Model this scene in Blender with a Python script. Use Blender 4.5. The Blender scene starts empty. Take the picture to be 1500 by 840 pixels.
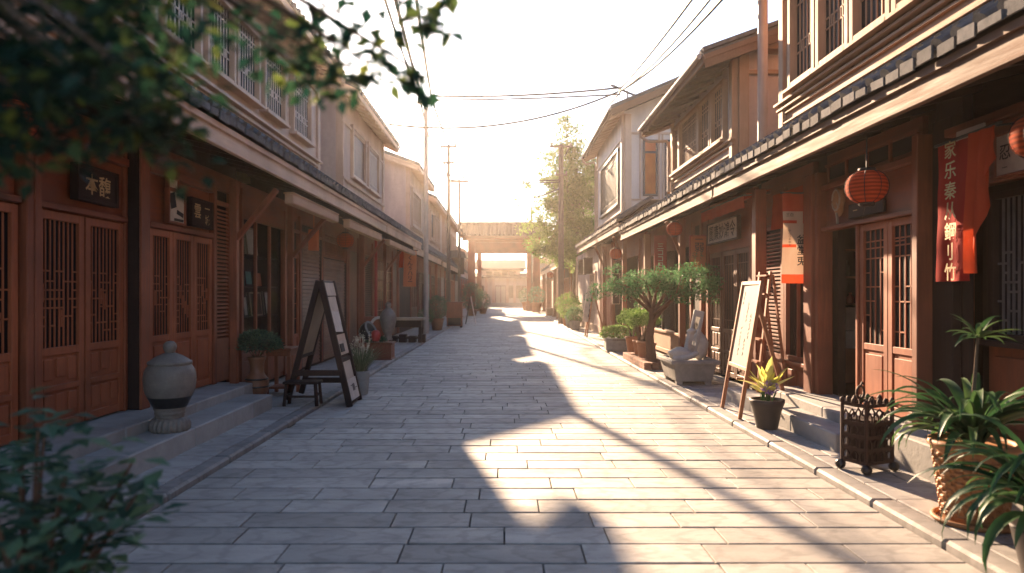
import bpy, bmesh, math, random
from mathutils import Vector, Matrix, Euler, noise
rnd = random.Random(7)
R = math.radians
SC = bpy.context.scene
COL = SC.collection
H = 1.6                      # eye height of the photographer above the street


# ------------------------------------------------------------------ mesh builder
class MB:
    def __init__(s):
        s.v = []; s.f = []; s.m = []; s.sm = []; s.t = []
        s.mat = 0; s.tint = 0.5; s.smooth = False

    def add(s, vs, fs, smooth=None):
        o = len(s.v)
        s.v.extend(Vector(p) for p in vs)
        for f in fs:
            s.f.append([o + i for i in f]); s.m.append(s.mat)
            s.sm.append(s.smooth if smooth is None else smooth); s.t.append(s.tint)

    def box(s, x0, x1, y0, y1, z0, z1):
        if x0 > x1: x0, x1 = x1, x0
        if y0 > y1: y0, y1 = y1, y0
        if z0 > z1: z0, z1 = z1, z0
        s.add([(x0, y0, z0), (x1, y0, z0), (x1, y1, z0), (x0, y1, z0), (x0, y0, z1), (x1, y0, z1), (x1, y1, z1), (x0, y1, z1)],
              [(0, 3, 2, 1), (4, 5, 6, 7), (0, 1, 5, 4), (1, 2, 6, 5), (2, 3, 7, 6), (3, 0, 4, 7)])

    def fb(s, side, L, v0, v1, u0, u1, z0, z1):
        """box in facade coordinates: v = metres out of the facade plane towards the street"""
        s.box(side * (L - v0), side * (L - v1), u0, u1, z0, z1)

    def obox(s, c, ax, ay, az, sx, sy, sz):
        c = Vector(c); ax = Vector(ax).normalized() * sx / 2; ay = Vector(ay).normalized() * sy / 2; az = Vector(az).normalized() * sz / 2
        p = [c + i * ax + j * ay + k * az for k in (-1, 1) for i, j in ((-1, -1), (1, -1), (1, 1), (-1, 1))]
        s.add(p, [(0, 3, 2, 1), (4, 5, 6, 7), (0, 1, 5, 4), (1, 2, 6, 5), (2, 3, 7, 6), (3, 0, 4, 7)])

    def bar(s, p, q, w, h, up=(0, 0, 1)):
        p = Vector(p); q = Vector(q); d = q - p
        up = Vector(up)
        sd = d.cross(up)
        if sd.length < 1e-5: sd = d.cross(Vector((1, 0, 0)))
        s.obox((p + q) / 2, sd, d, sd.cross(d), w, d.length, h)

    def prism(s, pts, side, u0, u1):
        """polygon of (L, z) points extruded along the street"""
        n = len(pts)
        a = [(side * L, u0, z) for L, z in pts]; b = [(side * L, u1, z) for L, z in pts]
        s.add(a + b, [tuple(range(n)), tuple(range(2 * n - 1, n - 1, -1))] + [(i, (i + 1) % n, n + (i + 1) % n, n + i) for i in range(n)])

    def tube(s, pts, rad, n=8, cap=True, smooth=True):
        pts = [Vector(p) for p in pts]
        if not isinstance(rad, (list, tuple)): rad = [rad] * len(pts)
        o = []; prev = None
        for i, p in enumerate(pts):
            d = (pts[min(i + 1, len(pts) - 1)] - pts[max(i - 1, 0)]).normalized()
            ref = prev if prev is not None else (Vector((1, 0, 0)) if abs(d.x) < .8 else Vector((0, 1, 0)))
            a = (ref - d * ref.dot(d)).normalized(); prev = a; b = d.cross(a)
            for k in range(n):
                t = 2 * math.pi * k / n
                o.append(p + (a * math.cos(t) + b * math.sin(t)) * rad[i])
        f = [(i * n + k, i * n + (k + 1) % n, (i + 1) * n + (k + 1) % n, (i + 1) * n + k) for i in range(len(pts) - 1) for k in range(n)]
        s.add(o, f, smooth)
        if cap:
            m = len(pts) - 1
            s.add(o[:n], [tuple(range(n - 1, -1, -1))], False); s.add(o[m * n:], [tuple(range(n))], False)

    def lathe(s, prof, c=(0, 0, 0), n=28, wob=None, smooth=True):
        c = Vector(c); o = []
        for r, z in prof:
            for k in range(n):
                t = 2 * math.pi * k / n
                rr = r * (1 + (wob(t, z) if wob else 0))
                o.append(c + Vector((rr * math.cos(t), rr * math.sin(t), z)))
        m = len(prof)
        f = [(i * n + k, i * n + (k + 1) % n, (i + 1) * n + (k + 1) % n, (i + 1) * n + k) for i in range(m - 1) for k in range(n)]
        s.add(o, f, smooth)
        s.add(o[:n], [tuple(range(n - 1, -1, -1))], False); s.add(o[(m - 1) * n:], [tuple(range(n))], False)

    def blob(s, c, r, seed=0, amp=.18, n=12, m=8, freq=1.6):
        c = Vector(c); o = []
        for i in range(m + 1):
            ph = math.pi * i / m
            for k in range(n):
                t = 2 * math.pi * k / n
                d = Vector((math.sin(ph) * math.cos(t), math.sin(ph) * math.sin(t), math.cos(ph)))
                q = 1 + amp * noise.noise(d * freq + Vector((seed * 7.3, seed, 0)))
                o.append(c + Vector((d.x * r[0], d.y * r[1], d.z * r[2])) * q)
        s.add(o, [(i * n + k, (i + 1) * n + k, (i + 1) * n + (k + 1) % n, i * n + (k + 1) % n) for i in range(m) for k in range(n)], True)

    def leaf(s, p, d, w, ln, up, fold=.25):
        """one pointed leaf: two faces folded along the midrib"""
        p = Vector(p); d = Vector(d).normalized(); sd = d.cross(up)
        if sd.length < 1e-4: sd = d.cross(Vector((1, .3, 0)))
        sd.normalize(); nn = sd.cross(d)
        m = p + d * ln * .45
        s.add([p, m + sd * w / 2 + nn * fold * w, p + d * ln - nn * fold * w * .6, m - sd * w / 2 + nn * fold * w], [(0, 1, 2), (0, 2, 3)])

    def strap(s, p, az, el, ln, w, droop, n=8, twist=0.0):
        """a long arching strap leaf"""
        p = Vector(p); L = []; st = ln / n; e = el
        for i in range(n + 1):
            t = i / n
            hd = Vector((math.cos(az), math.sin(az), 0)); d = hd * math.cos(e) + Vector((0, 0, 1)) * math.sin(e)
            sd = Vector((-math.sin(az), math.cos(az), 0)); nn = sd.cross(d)
            ww = w * (0.45 + 1.5 * t if t < .35 else 1.0) * (1 - max(0, (t - .45) / .55) ** 1.7) + .002
            a = sd * math.cos(twist * t) + nn * math.sin(twist * t)
            L += [p + a * ww / 2 - nn * ww * .22, p.copy(), p - a * ww / 2 - nn * ww * .22]
            p = p + d * st; e -= droop / n * (0.5 + t)
        s.add(L, [(i * 3 + k, i * 3 + k + 1, i * 3 + k + 4, i * 3 + k + 3) for i in range(n) for k in (0, 1)], True)

    def build(s, name, mats, parent=None, world=True, bevel=0, sharp=None, recalc=True):
        me = bpy.data.meshes.new(name)
        off = Vector((0, 0, 0))
        if world:
            q = parent
            while q is not None: off = off + q.location; q = q.parent
        me.from_pydata([p - off for p in s.v], [], s.f)
        if not isinstance(mats, (list, tuple)): mats = [mats]
        for m in mats: me.materials.append(m)
        me.polygons.foreach_set('material_index', s.m)
        me.polygons.foreach_set('use_smooth', s.sm)
        at = me.attributes.new('tint', 'FLOAT', 'FACE'); at.data.foreach_set('value', s.t)
        if recalc:
            bm = bmesh.new(); bm.from_mesh(me); bmesh.ops.recalc_face_normals(bm, faces=bm.faces[:]); bm.to_mesh(me); bm.free()
        if sharp is not None: me.set_sharp_from_angle(angle=R(sharp))
        o = bpy.data.objects.new(name, me); COL.objects.link(o)
        if parent is not None: o.parent = parent
        if bevel:
            b = o.modifiers.new('edge', 'BEVEL'); b.width = bevel; b.segments = 1; b.limit_method = 'ANGLE'; b.angle_limit = R(40)
        return o


def tag(o, label=None, cat=None, group=None, kind=None):
    if label: o['label'] = label
    if cat: o['category'] = cat
    if group: o['group'] = group
    if kind: o['kind'] = kind
    return o


def thing(name, label, cat, loc=(0, 0, 0), rotz=0, group=None):
    o = bpy.data.objects.new(name, None); COL.objects.link(o)
    o.location = loc; o.rotation_euler = (0, 0, rotz); o.empty_display_size = .2
    return tag(o, label, cat, group)


def solo(mb, name, mats, label, cat, base, group=None, **k):
    """a thing that is one mesh, its origin at its base"""
    o = mb.build(name, mats, None, **k)
    b = Vector(base)
    o.data.transform(Matrix.Translation(-b)); o.location = b
    return tag(o, label, cat, group)


def dup(root, loc, rotz=0.0, label=None, group=None, scale=1.0):
    def cp(o, par):
        c = o.copy(); COL.objects.link(c)
        if par is not None: c.parent = par
        for ch in [x for x in list(o.children)]: cp(ch, c)
        return c
    r = cp(root, None); r.location = loc; r.rotation_euler = (0, 0, rotz); r.scale = (scale,) * 3
    if label: r['label'] = label
    if group: r['group'] = group
    return r


def struct(mb, name, mats, **k): return tag(mb.build(name, mats, None, **k), kind='structure')


# ------------------------------------------------------------------ materials
def new_mat(name):
    m = bpy.data.materials.new(name); m.use_nodes = True
    nt = m.node_tree; nt.nodes.clear()
    out = nt.nodes.new('ShaderNodeOutputMaterial'); b = nt.nodes.new('ShaderNodeBsdfPrincipled')
    nt.links.new(b.outputs[0], out.inputs[0])
    return m, nt, b, out


def N(nt, t, **k):
    n = nt.nodes.new(t)
    for a, v in k.items():
        if a in n.inputs.keys(): n.inputs[a].default_value = v
        else: setattr(n, a, v)
    return n


def mixc(nt, fac, a, b, mode='MIX'):
    n = nt.nodes.new('ShaderNodeMix'); n.data_type = 'RGBA'; n.blend_type = mode
    for sock, v in ((n.inputs[0], fac), (n.inputs[6], a), (n.inputs[7], b)):
        if hasattr(v, 'links'): nt.links.new(v, sock)
        elif isinstance(v, (tuple, list)): sock.default_value = (*v[:3], 1)
        else: sock.default_value = v
    return n.outputs[2]


def ramp(nt, src, p0, p1, c0=(0, 0, 0), c1=(1, 1, 1)):
    r = nt.nodes.new('ShaderNodeValToRGB'); nt.links.new(src, r.inputs[0])
    r.color_ramp.elements[0].position = p0; r.color_ramp.elements[1].position = p1
    r.color_ramp.elements[0].color = (*c0, 1); r.color_ramp.elements[1].color = (*c1, 1)
    return r.outputs[0]


def coords(nt, scale=(1, 1, 1), kind='Object'):
    tc = nt.nodes.new('ShaderNodeTexCoord'); mp = nt.nodes.new('ShaderNodeMapping'); mp.inputs['Scale'].default_value = scale
    nt.links.new(tc.outputs[kind], mp.inputs[0]); return mp.outputs[0]


def noise_tex(nt, vec, scale, detail=5, rough=.55):
    n = N(nt, 'ShaderNodeTexNoise', Scale=scale, Detail=detail, Roughness=rough); nt.links.new(vec, n.inputs['Vector']); return n.outputs['Fac']


def bump(nt, b, h, strength=.3, dist=.01):
    n = N(nt, 'ShaderNodeBump', Strength=strength, Distance=dist); nt.links.new(h, n.inputs['Height']); nt.links.new(n.outputs[0], b.inputs['Normal'])


def wood(name, c0, c1, grain='Z', rough=.55, wear=.35, spec=.4):
    m, nt, b, _ = new_mat(name)
    sc = {'Z': (14, 14, .9), 'Y': (14, .9, 14), 'X': (.9, 14, 14)}[grain]
    g = noise_tex(nt, coords(nt, sc), 2.2, 6, .65)
    big = noise_tex(nt, coords(nt, (1, 1, 1)), 1.3, 4)
    at = N(nt, 'ShaderNodeAttribute', attribute_name='tint')
    c = mixc(nt, ramp(nt, g, .3, .72), c0, c1)
    c = mixc(nt, ramp(nt, big, .35, .75), c, tuple(x * (1 - wear) for x in c0))
    tv = N(nt, 'ShaderNodeHueSaturation'); nt.links.new(c, tv.inputs['Color'])
    ma = N(nt, 'ShaderNodeMath', operation='MULTIPLY_ADD'); nt.links.new(at.outputs['Fac'], ma.inputs[0]); ma.inputs[1].default_value = .6; ma.inputs[2].default_value = .7
    nt.links.new(ma.outputs[0], tv.inputs['Value'])
    nt.links.new(tv.outputs[0], b.inputs['Base Color'])
    b.inputs['Specular IOR Level'].default_value = spec
    nt.links.new(ramp(nt, g, .2, .8, (rough - .12,) * 3, (rough + .15,) * 3), b.inputs['Roughness'])
    bump(nt, b, g, .35, .006)
    return m


def rough_mat(name, c, var=.25, scale=6, rough=.8, bmp=.25, c2=None, metal=0, spec=.35, dist=.01, streak=False):
    m, nt, b, _ = new_mat(name)
    n1 = noise_tex(nt, coords(nt, (1, 1, .25) if streak else (1, 1, 1)), scale, 6, .6)
    n2 = noise_tex(nt, coords(nt), scale * 7, 4, .6)
    at = N(nt, 'ShaderNodeAttribute', attribute_name='tint')
    c2 = c2 or tuple(x * (1 - var) for x in c)
    cc = mixc(nt, ramp(nt, n1, .35, .7), c, c2)
    cc = mixc(nt, ramp(nt, n2, .4, .75, (0, 0, 0), (.35,) * 3), cc, tuple(x * (1 - var) for x in c))
    tv = N(nt, 'ShaderNodeHueSaturation'); nt.links.new(cc, tv.inputs['Color'])
    ma = N(nt, 'ShaderNodeMath', operation='MULTIPLY_ADD'); nt.links.new(at.outputs['Fac'], ma.inputs[0]); ma.inputs[1].default_value = .6; ma.inputs[2].default_value = .7
    nt.links.new(ma.outputs[0], tv.inputs['Value'])
    nt.links.new(tv.outputs[0], b.inputs['Base Color'])
    b.inputs['Roughness'].default_value = rough; b.inputs['Metallic'].default_value = metal; b.inputs['Specular IOR Level'].default_value = spec
    if bmp: bump(nt, b, n2, bmp, dist)
    return m


def plain(name, c, rough=.5, metal=0, spec=.5):
    m, nt, b, _ = new_mat(name)
    n1 = noise_tex(nt, coords(nt), 9, 4)
    nt.links.new(mixc(nt, ramp(nt, n1, .35, .75), c, tuple(x * .75 for x in c)), b.inputs['Base Color'])
    b.inputs['Roughness'].default_value = rough; b.inputs['Metallic'].default_value = metal; b.inputs['Specular IOR Level'].default_value = spec
    return m


def leafmat(name, dark, mid, bright, trans=.45, rough=.6):
    m, nt, b, out = new_mat(name)
    at = N(nt, 'ShaderNodeAttribute', attribute_name='tint')
    r = nt.nodes.new('ShaderNodeValToRGB'); nt.links.new(at.outputs['Fac'], r.inputs[0])
    r.color_ramp.elements[0].color = (*dark, 1); r.color_ramp.elements[1].color = (*bright, 1)
    e = r.color_ramp.elements.new(.5); e.color = (*mid, 1)
    nt.links.new(r.outputs[0], b.inputs['Base Color']); b.inputs['Roughness'].default_value = rough; b.inputs['Specular IOR Level'].default_value = .25
    tr = nt.nodes.new('ShaderNodeBsdfTranslucent')
    hs = N(nt, 'ShaderNodeHueSaturation', Saturation=1.0, Value=1.45); nt.links.new(r.outputs[0], hs.inputs['Color']); nt.links.new(hs.outputs[0], tr.inputs['Color'])
    mx = nt.nodes.new('ShaderNodeMixShader'); mx.inputs[0].default_value = trans
    nt.links.new(b.outputs[0], mx.inputs[1]); nt.links.new(tr.outputs[0], mx.inputs[2]); nt.links.new(mx.outputs[0], out.inputs[0])
    return m


def clothmat(name, c, c2, trans=.4, stripes=0):
    m, nt, b, out = new_mat(name)
    n = noise_tex(nt, coords(nt, (1, 1, .4)), 7, 5)
    cc = mixc(nt, ramp(nt, n, .3, .75), c, c2)
    if stripes:
        wv = N(nt, 'ShaderNodeTexWave', Scale=stripes, Distortion=.6, bands_direction='Z'); nt.links.new(coords(nt), wv.inputs['Vector']); cc = mixc(nt, ramp(nt, wv.outputs['Fac'], .25, .8), cc, tuple(x * .45 for x in c))
    nt.links.new(cc, b.inputs['Base Color']); b.inputs['Roughness'].default_value = .85; b.inputs['Specular IOR Level'].default_value = .15
    w = N(nt, 'ShaderNodeTexNoise', Scale=160.0, Detail=2.0); nt.links.new(coords(nt), w.inputs['Vector']); bump(nt, b, w.outputs['Fac'], .2, .003)
    tr = nt.nodes.new('ShaderNodeBsdfTranslucent'); nt.links.new(cc, tr.inputs['Color'])
    mx = nt.nodes.new('ShaderNodeMixShader'); mx.inputs[0].default_value = trans
    nt.links.new(b.outputs[0], mx.inputs[1]); nt.links.new(tr.outputs[0], mx.inputs[2]); nt.links.new(mx.outputs[0], out.inputs[0])
    return m


def paver_mat(name, c, c2, joint=(.1, .1, .1)):
    m, nt, b, _ = new_mat(name)
    at = N(nt, 'ShaderNodeAttribute', attribute_name='tint')
    # the tint also shifts the texture so that every slab has its own veins
    tc = nt.nodes.new('ShaderNodeTexCoord'); ad = N(nt, 'ShaderNodeVectorMath', operation='ADD')
    sc = N(nt, 'ShaderNodeVectorMath', operation='SCALE'); sc.inputs[3].default_value = 31.0
    cmb = nt.nodes.new('ShaderNodeCombineXYZ')
    for i in range(3): nt.links.new(at.outputs['Fac'], cmb.inputs[i])
    nt.links.new(cmb.outputs[0], sc.inputs[0]); nt.links.new(tc.outputs['Object'], ad.inputs[0]); nt.links.new(sc.outputs[0], ad.inputs[1])
    mp = nt.nodes.new('ShaderNodeMapping'); mp.inputs['Scale'].default_value = (1, 2.6, 1); mp.inputs['Rotation'].default_value = (0, 0, .06); nt.links.new(ad.outputs[0], mp.inputs[0])
    v = mp.outputs[0]
    n1 = noise_tex(nt, v, 1.7, 7, .62)
    n2 = noise_tex(nt, tc.outputs['Object'], 60, 4, .7)
    n3 = noise_tex(nt, tc.outputs['Object'], .55, 5, .6)
    w = N(nt, 'ShaderNodeTexWave', Scale=1.1, Distortion=9.0, Detail=4.0); w.inputs['Detail Scale'].default_value = 1.6; nt.links.new(v, w.inputs['Vector'])
    cc = mixc(nt, ramp(nt, n1, .36, .68), c, c2)
    vein = ramp(nt, w.outputs['Fac'], .78, .97, (0, 0, 0), (.32,) * 3)
    cc = mixc(nt, vein, cc, tuple(x * .5 for x in c2))
    cc = mixc(nt, ramp(nt, n3, .45, .75, (0, 0, 0), (.45,) * 3), cc, tuple(x * .62 for x in c))
    n4 = noise_tex(nt, v, 4.5, 6, .7); cc = mixc(nt, ramp(nt, n4, .52, .68, (0, 0, 0), (.55,) * 3), cc, tuple(x * .55 for x in c2))
    cc = mixc(nt, ramp(nt, n2, .5, .8, (0, 0, 0), (.4,) * 3), cc, tuple(x * .55 for x in c))
    hv = N(nt, 'ShaderNodeHueSaturation'); nt.links.new(cc, hv.inputs['Color'])
    ma = N(nt, 'ShaderNodeMath', operation='MULTIPLY_ADD'); nt.links.new(at.outputs['Fac'], ma.inputs[0]); ma.inputs[1].default_value = .34; ma.inputs[2].default_value = .83
    nt.links.new(ma.outputs[0], hv.inputs['Value']); nt.links.new(hv.outputs[0], b.inputs['Base Color'])
    nt.links.new(ramp(nt, n1, .3, .7, (.62,) * 3, (.82,) * 3), b.inputs['Roughness']); b.inputs['Specular IOR Level'].default_value = .3
    hm = N(nt, 'ShaderNodeMath', operation='MULTIPLY_ADD'); nt.links.new(n1, hm.inputs[0]); hm.inputs[1].default_value = 2.0; nt.links.new(n2, hm.inputs[2])
    bump(nt, b, hm.outputs[0], .3, .006)
    return m


def glass_mat(name, tint=(.75, .8, .85), clear=.8):
    m, nt, b, out = new_mat(name)
    b.inputs['Base Color'].default_value = (.02, .025, .03, 1); b.inputs['Roughness'].default_value = .06
    tr = nt.nodes.new('ShaderNodeBsdfTransparent'); tr.inputs[0].default_value = (*tint, 1)
    mx = nt.nodes.new('ShaderNodeMixShader'); mx.inputs[0].default_value = clear
    nt.links.new(b.outputs[0], mx.inputs[1]); nt.links.new(tr.outputs[0], mx.inputs[2]); nt.links.new(mx.outputs[0], out.inputs[0])
    return m


M = dict(
    red=wood('red brown timber', (.165, .043, .018), (.30, .085, .036)),
    redh=wood('red brown timber level grain', (.16, .037, .014), (.28, .072, .026), 'Y'),
    door=wood('door timber', (.235, .060, .023), (.38, .115, .046), rough=.55),
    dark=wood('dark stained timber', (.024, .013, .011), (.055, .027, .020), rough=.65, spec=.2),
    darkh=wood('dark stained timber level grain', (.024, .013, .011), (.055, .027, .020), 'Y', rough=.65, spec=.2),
    cream=wood('cream painted boards', (.48, .33, .25), (.58, .42, .33), 'Y', wear=.22),
    tan=wood('cream boards darkened for sun', (.36, .205, .125), (.45, .27, .175), 'Y', wear=.2, spec=.2, rough=.7),  # tan trio: cream and fascia darkened to offset sun on the right row
    tanv=wood('cream posts darkened for sun', (.34, .19, .115), (.42, .25, .16), 'Z', wear=.2, spec=.2, rough=.7),
    tanf=wood('fascia timber darkened for sun', (.135, .072, .045), (.20, .112, .072), 'Y', wear=.3, spec=.2, rough=.7),
    bars=wood('pale window bars', (.50, .41, .37), (.60, .50, .45), 'Z', wear=.15),
    painted_dark=plain('painted dark behind lattice', (.006, .006, .008), .6, 0, .15),  # near-black sheet paints in the unlit room behind the bars
    creamv=wood('cream painted posts', (.42, .27, .19), (.52, .35, .26), 'Z', wear=.22),
    fascia=wood('pale fascia timber', (.42, .27, .19), (.56, .38, .28), 'Y', wear=.3),
    easel=wood('warm easel timber', (.24, .085, .035), (.36, .14, .06)),
    pale=wood('pale bench timber', (.34, .24, .17), (.45, .33, .24), 'X'),
    shutter=wood('brown shutter slats', (.15, .075, .05), (.24, .125, .085), 'Y', rough=.5),
    plaster=rough_mat('warm plaster', (.50, .37, .31), .30, 1.6, .9, .2, streak=True),
    plasterw=rough_mat('pale plaster', (.60, .49, .44), .28, 1.6, .9, .2, streak=True),
    tile=rough_mat('grey roof tile', (.125, .12, .122), .5, 11, .9, .4, c2=(.06, .06, .065), spec=.2),
    lead=rough_mat('grey worn bars', (.10, .095, .10), .3, 9, .8, .1),
    slate=rough_mat('dark gate tile', (.075, .06, .055), .4, 7, .9, .2, spec=.1),
    stone=rough_mat('step stone', (.30, .29, .28), .3, 3, .8, .35),
    stonel=rough_mat('pale carved stone', (.42, .39, .36), .3, 6, .85, .4),
    trough=rough_mat('weathered trough stone', (.26, .24, .22), .35, 5, .85, .4),
    paver=paver_mat('street slabs', (.385, .352, .32), (.285, .262, .24)),
    kerb=paver_mat('kerb stones', (.27, .25, .235), (.21, .195, .185)),
    walk=paver_mat('pavement slabs', (.35, .33, .31), (.27, .25, .24)),
    joint=rough_mat('joint grit', (.018, .016, .015), .3, 20, .95, .2),
    earth=rough_mat('bare earth', (.20, .17, .14), .3, .6, .95, .2),
    ceramic=rough_mat('grey glazed earthenware', (.145, .120, .105), .35, 9, .6, .25, c2=(.21, .175, .15)),
    blackband=rough_mat('dark glaze', (.025, .022, .022), .3, 9, .35, .1),
    vase=rough_mat('brown glazed vase', (.20, .085, .045), .3, 7, .5, .2),
    terracotta=rough_mat('terracotta', (.36, .155, .085), .3, 8, .8, .25),
    potgrey=rough_mat('grey concrete pot', (.25, .25, .25), .25, 9, .85, .25),
    potblack=rough_mat('black brown pot', (.040, .030, .027), .3, 9, .55, .2),
    iron=rough_mat('rusty iron', (.055, .026, .019), .45, 14, .7, .4, metal=.3),
    steel=rough_mat('dark steel', (.06, .06, .065), .3, 10, .5, .2, metal=.6),
    pole=rough_mat('grey concrete pole', (.34, .29, .26), .2, 4, .8, .2),
    poled=rough_mat('timber pole', (.13, .095, .075), .3, 6, .85, .3),
    wire=plain('black cable', (.02, .02, .02), .6),
    glassd=plain('dark window glass', (.010, .011, .014), .22, 0, .4),
    glass=glass_mat('shop glass', (.9, .92, .94), .9),
    orangew=clothmat('amber curtain', (.55, .16, .05), (.40, .10, .03), .3),  # amber colour stands in for light in the gable windows
    paper=plain('warm white paper', (.50, .41, .33), .85),
    white=plain('white card', (.56, .50, .45), .8),
    ink=plain('black ink', (.015, .012, .012), .7),
    gold=plain('gilded letters', (.46, .30, .14), .55, .2),
    redcloth=clothmat('deep red cloth', (.36, .022, .014), (.26, .014, .010), .3),
    orcloth=clothmat('orange red cloth', (.48, .060, .020), (.36, .040, .014), .3),
    salmon=clothmat('faded orange banner', (.62, .20, .09), (.52, .15, .07), .3),
    poster=clothmat('printed poster cloth', (.50, .36, .26), (.46, .28, .19), .2),
    lantern=clothmat('red lantern paper', (.52, .085, .022), (.40, .050, .013), .4, 9.0),
    redpaint=plain('red paint', (.36, .025, .02), .45),
    teal=plain('teal paint', (.04, .20, .19), .5),
    orange=plain('orange card', (.62, .13, .045), .6),
    soil=rough_mat('potting soil', (.035, .025, .018), .4, 20, .95, .5),
    wicker=wood('wicker', (.30, .125, .045), (.46, .22, .09), 'X', rough=.6),
    bark=rough_mat('bark', (.13, .085, .058), .5, 12, .95, .6, dist=.02, streak=True),
    barkr=rough_mat('reddish bark', (.17, .085, .055), .5, 14, .95, .6, dist=.02, streak=True),
    brick=rough_mat('dull red brick', (.25, .11, .07), .3, 10, .9, .4),
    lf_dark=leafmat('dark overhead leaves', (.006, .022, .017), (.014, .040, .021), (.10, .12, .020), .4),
    lf_street=leafmat('olive tree leaves', (.06, .10, .028), (.12, .18, .05), (.22, .27, .085), .5),
    lf_bonsai=leafmat('fresh green leaves', (.030, .080, .035), (.065, .15, .062), (.13, .23, .10), .4),
    lf_bush=leafmat('blue green leaves', (.020, .056, .038), (.050, .11, .070), (.13, .20, .10), .3),
    lf_lime=leafmat('light green leaves', (.045, .090, .022), (.10, .17, .045), (.20, .27, .09), .4),
    lf_strap=leafmat('strap leaves', (.012, .038, .017), (.030, .075, .026), (.10, .15, .045), .3, .45),
    lf_yel=leafmat('yellow leaves', (.30, .28, .05), (.46, .42, .10), (.60, .55, .22), .35),
    lf_grass=leafmat('grey green grass', (.06, .09, .045), (.12, .16, .08), (.28, .29, .18), .35),
    fl_white=leafmat('cream flowers', (.40, .35, .27), (.55, .50, .40), (.65, .60, .50), .3),
    fl_purple=leafmat('lilac flowers', (.22, .12, .34), (.32, .20, .46), (.48, .36, .58), .3),
    chalk=plain('grey stroke', (.13, .10, .09), .8),
    board=rough_mat('white board darkened for sun', (.27, .235, .21), .12, 3, .8, .05),  # white board darkened to offset direct sun; shaded cards keep white
    brown=wood('plain brown timber', (.115, .048, .026), (.20, .09, .052), wear=.45),
)


# ------------------------------------------------------------------ writing
_txt = {}


def glyphs(body, size, vertical=False):
    key = (body, vertical)
    if key not in _txt:
        vs, fs = [], []
        if vertical:
            y = 0
            for ch in body:
                v, f = glyphs(ch, 1.0)
                cx = (min(p[0] for p in v) + max(p[0] for p in v)) / 2; top = max(p[1] for p in v); bot = min(p[1] for p in v)
                o = len(vs); vs += [(p[0] - cx, p[1] - top + y) for p in v]; fs += [[i + o for i in q] for q in f]
                y -= (top - bot) + .16
        else:
            c = bpy.data.curves.new('lettering', 'FONT'); c.body = body; c.resolution_u = 2; c.size = 1.0; c.offset = .012
            o = bpy.data.objects.new('lettering', c); COL.objects.link(o)
            dg = bpy.context.evaluated_depsgraph_get(); me = bpy.data.meshes.new_from_object(o.evaluated_get(dg))
            vs = [(p.co.x, p.co.y) for p in me.vertices]; fs = [list(p.vertices) for p in me.polygons]
            bpy.data.objects.remove(o); bpy.data.curves.remove(c); bpy.data.meshes.remove(me)
        cx = (min(p[0] for p in vs) + max(p[0] for p in vs)) / 2; cy = (min(p[1] for p in vs) + max(p[1] for p in vs)) / 2
        _txt[key] = ([(p[0] - cx, p[1] - cy) for p in vs], fs)
    v, f = _txt[key]
    return [(a * size, b * size) for a, b in v], f


def letter(mb, body, size, c, right, up, vertical=False, sx=1.0):
    v, f = glyphs(body, size, vertical); c = Vector(c); right = Vector(right); up = Vector(up)
    mb.add([c + right * a * sx + up * b for a, b in v], f, False)


def sign(name, label, cat, c, right, w, h, t=.03, board='dark', frame=None, text=None, size=.1, ink='gold', vertical=False, group=None, sx=1.0, fw=.03, up=(0, 0, 1)):
    c = Vector(c); right = Vector(right).normalized(); up = Vector(up).normalized(); nn = right.cross(up).normalized()   # towards the reader
    root = thing(name, label, cat, c - up * h / 2, 0, group)
    mb = MB(); mb.obox(c, right, nn, up, w, t, h); mb.build('board', M[board], root, bevel=.004)
    if frame:
        mb = MB(); d = t + .03
        for sg in (-1, 1):
            mb.obox(c + right * sg * (w / 2 - fw / 2 + .004), right, nn, up, fw, d, h + .008)
            mb.obox(c + up * sg * (h / 2 - fw / 2 + .004), right, nn, up, w - 2 * fw + .006, d - .004, fw)
        mb.build('frame', M[frame], root, bevel=.004)
    if text:
        mb = MB()
        for body, s_, a, b in (text if isinstance(text, list) else [(text, size, 0, 0)]):
            letter(mb, body, s_, c + right * a + up * b + nn * (t / 2 + .004), right, up, vertical, sx)
        mb.build('lettering', M[ink], root, recalc=False)
    return root


RIGHT_OF = {-1: (0, 1, 0), 1: (0, -1, 0)}     # reading direction on the two facades
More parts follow.
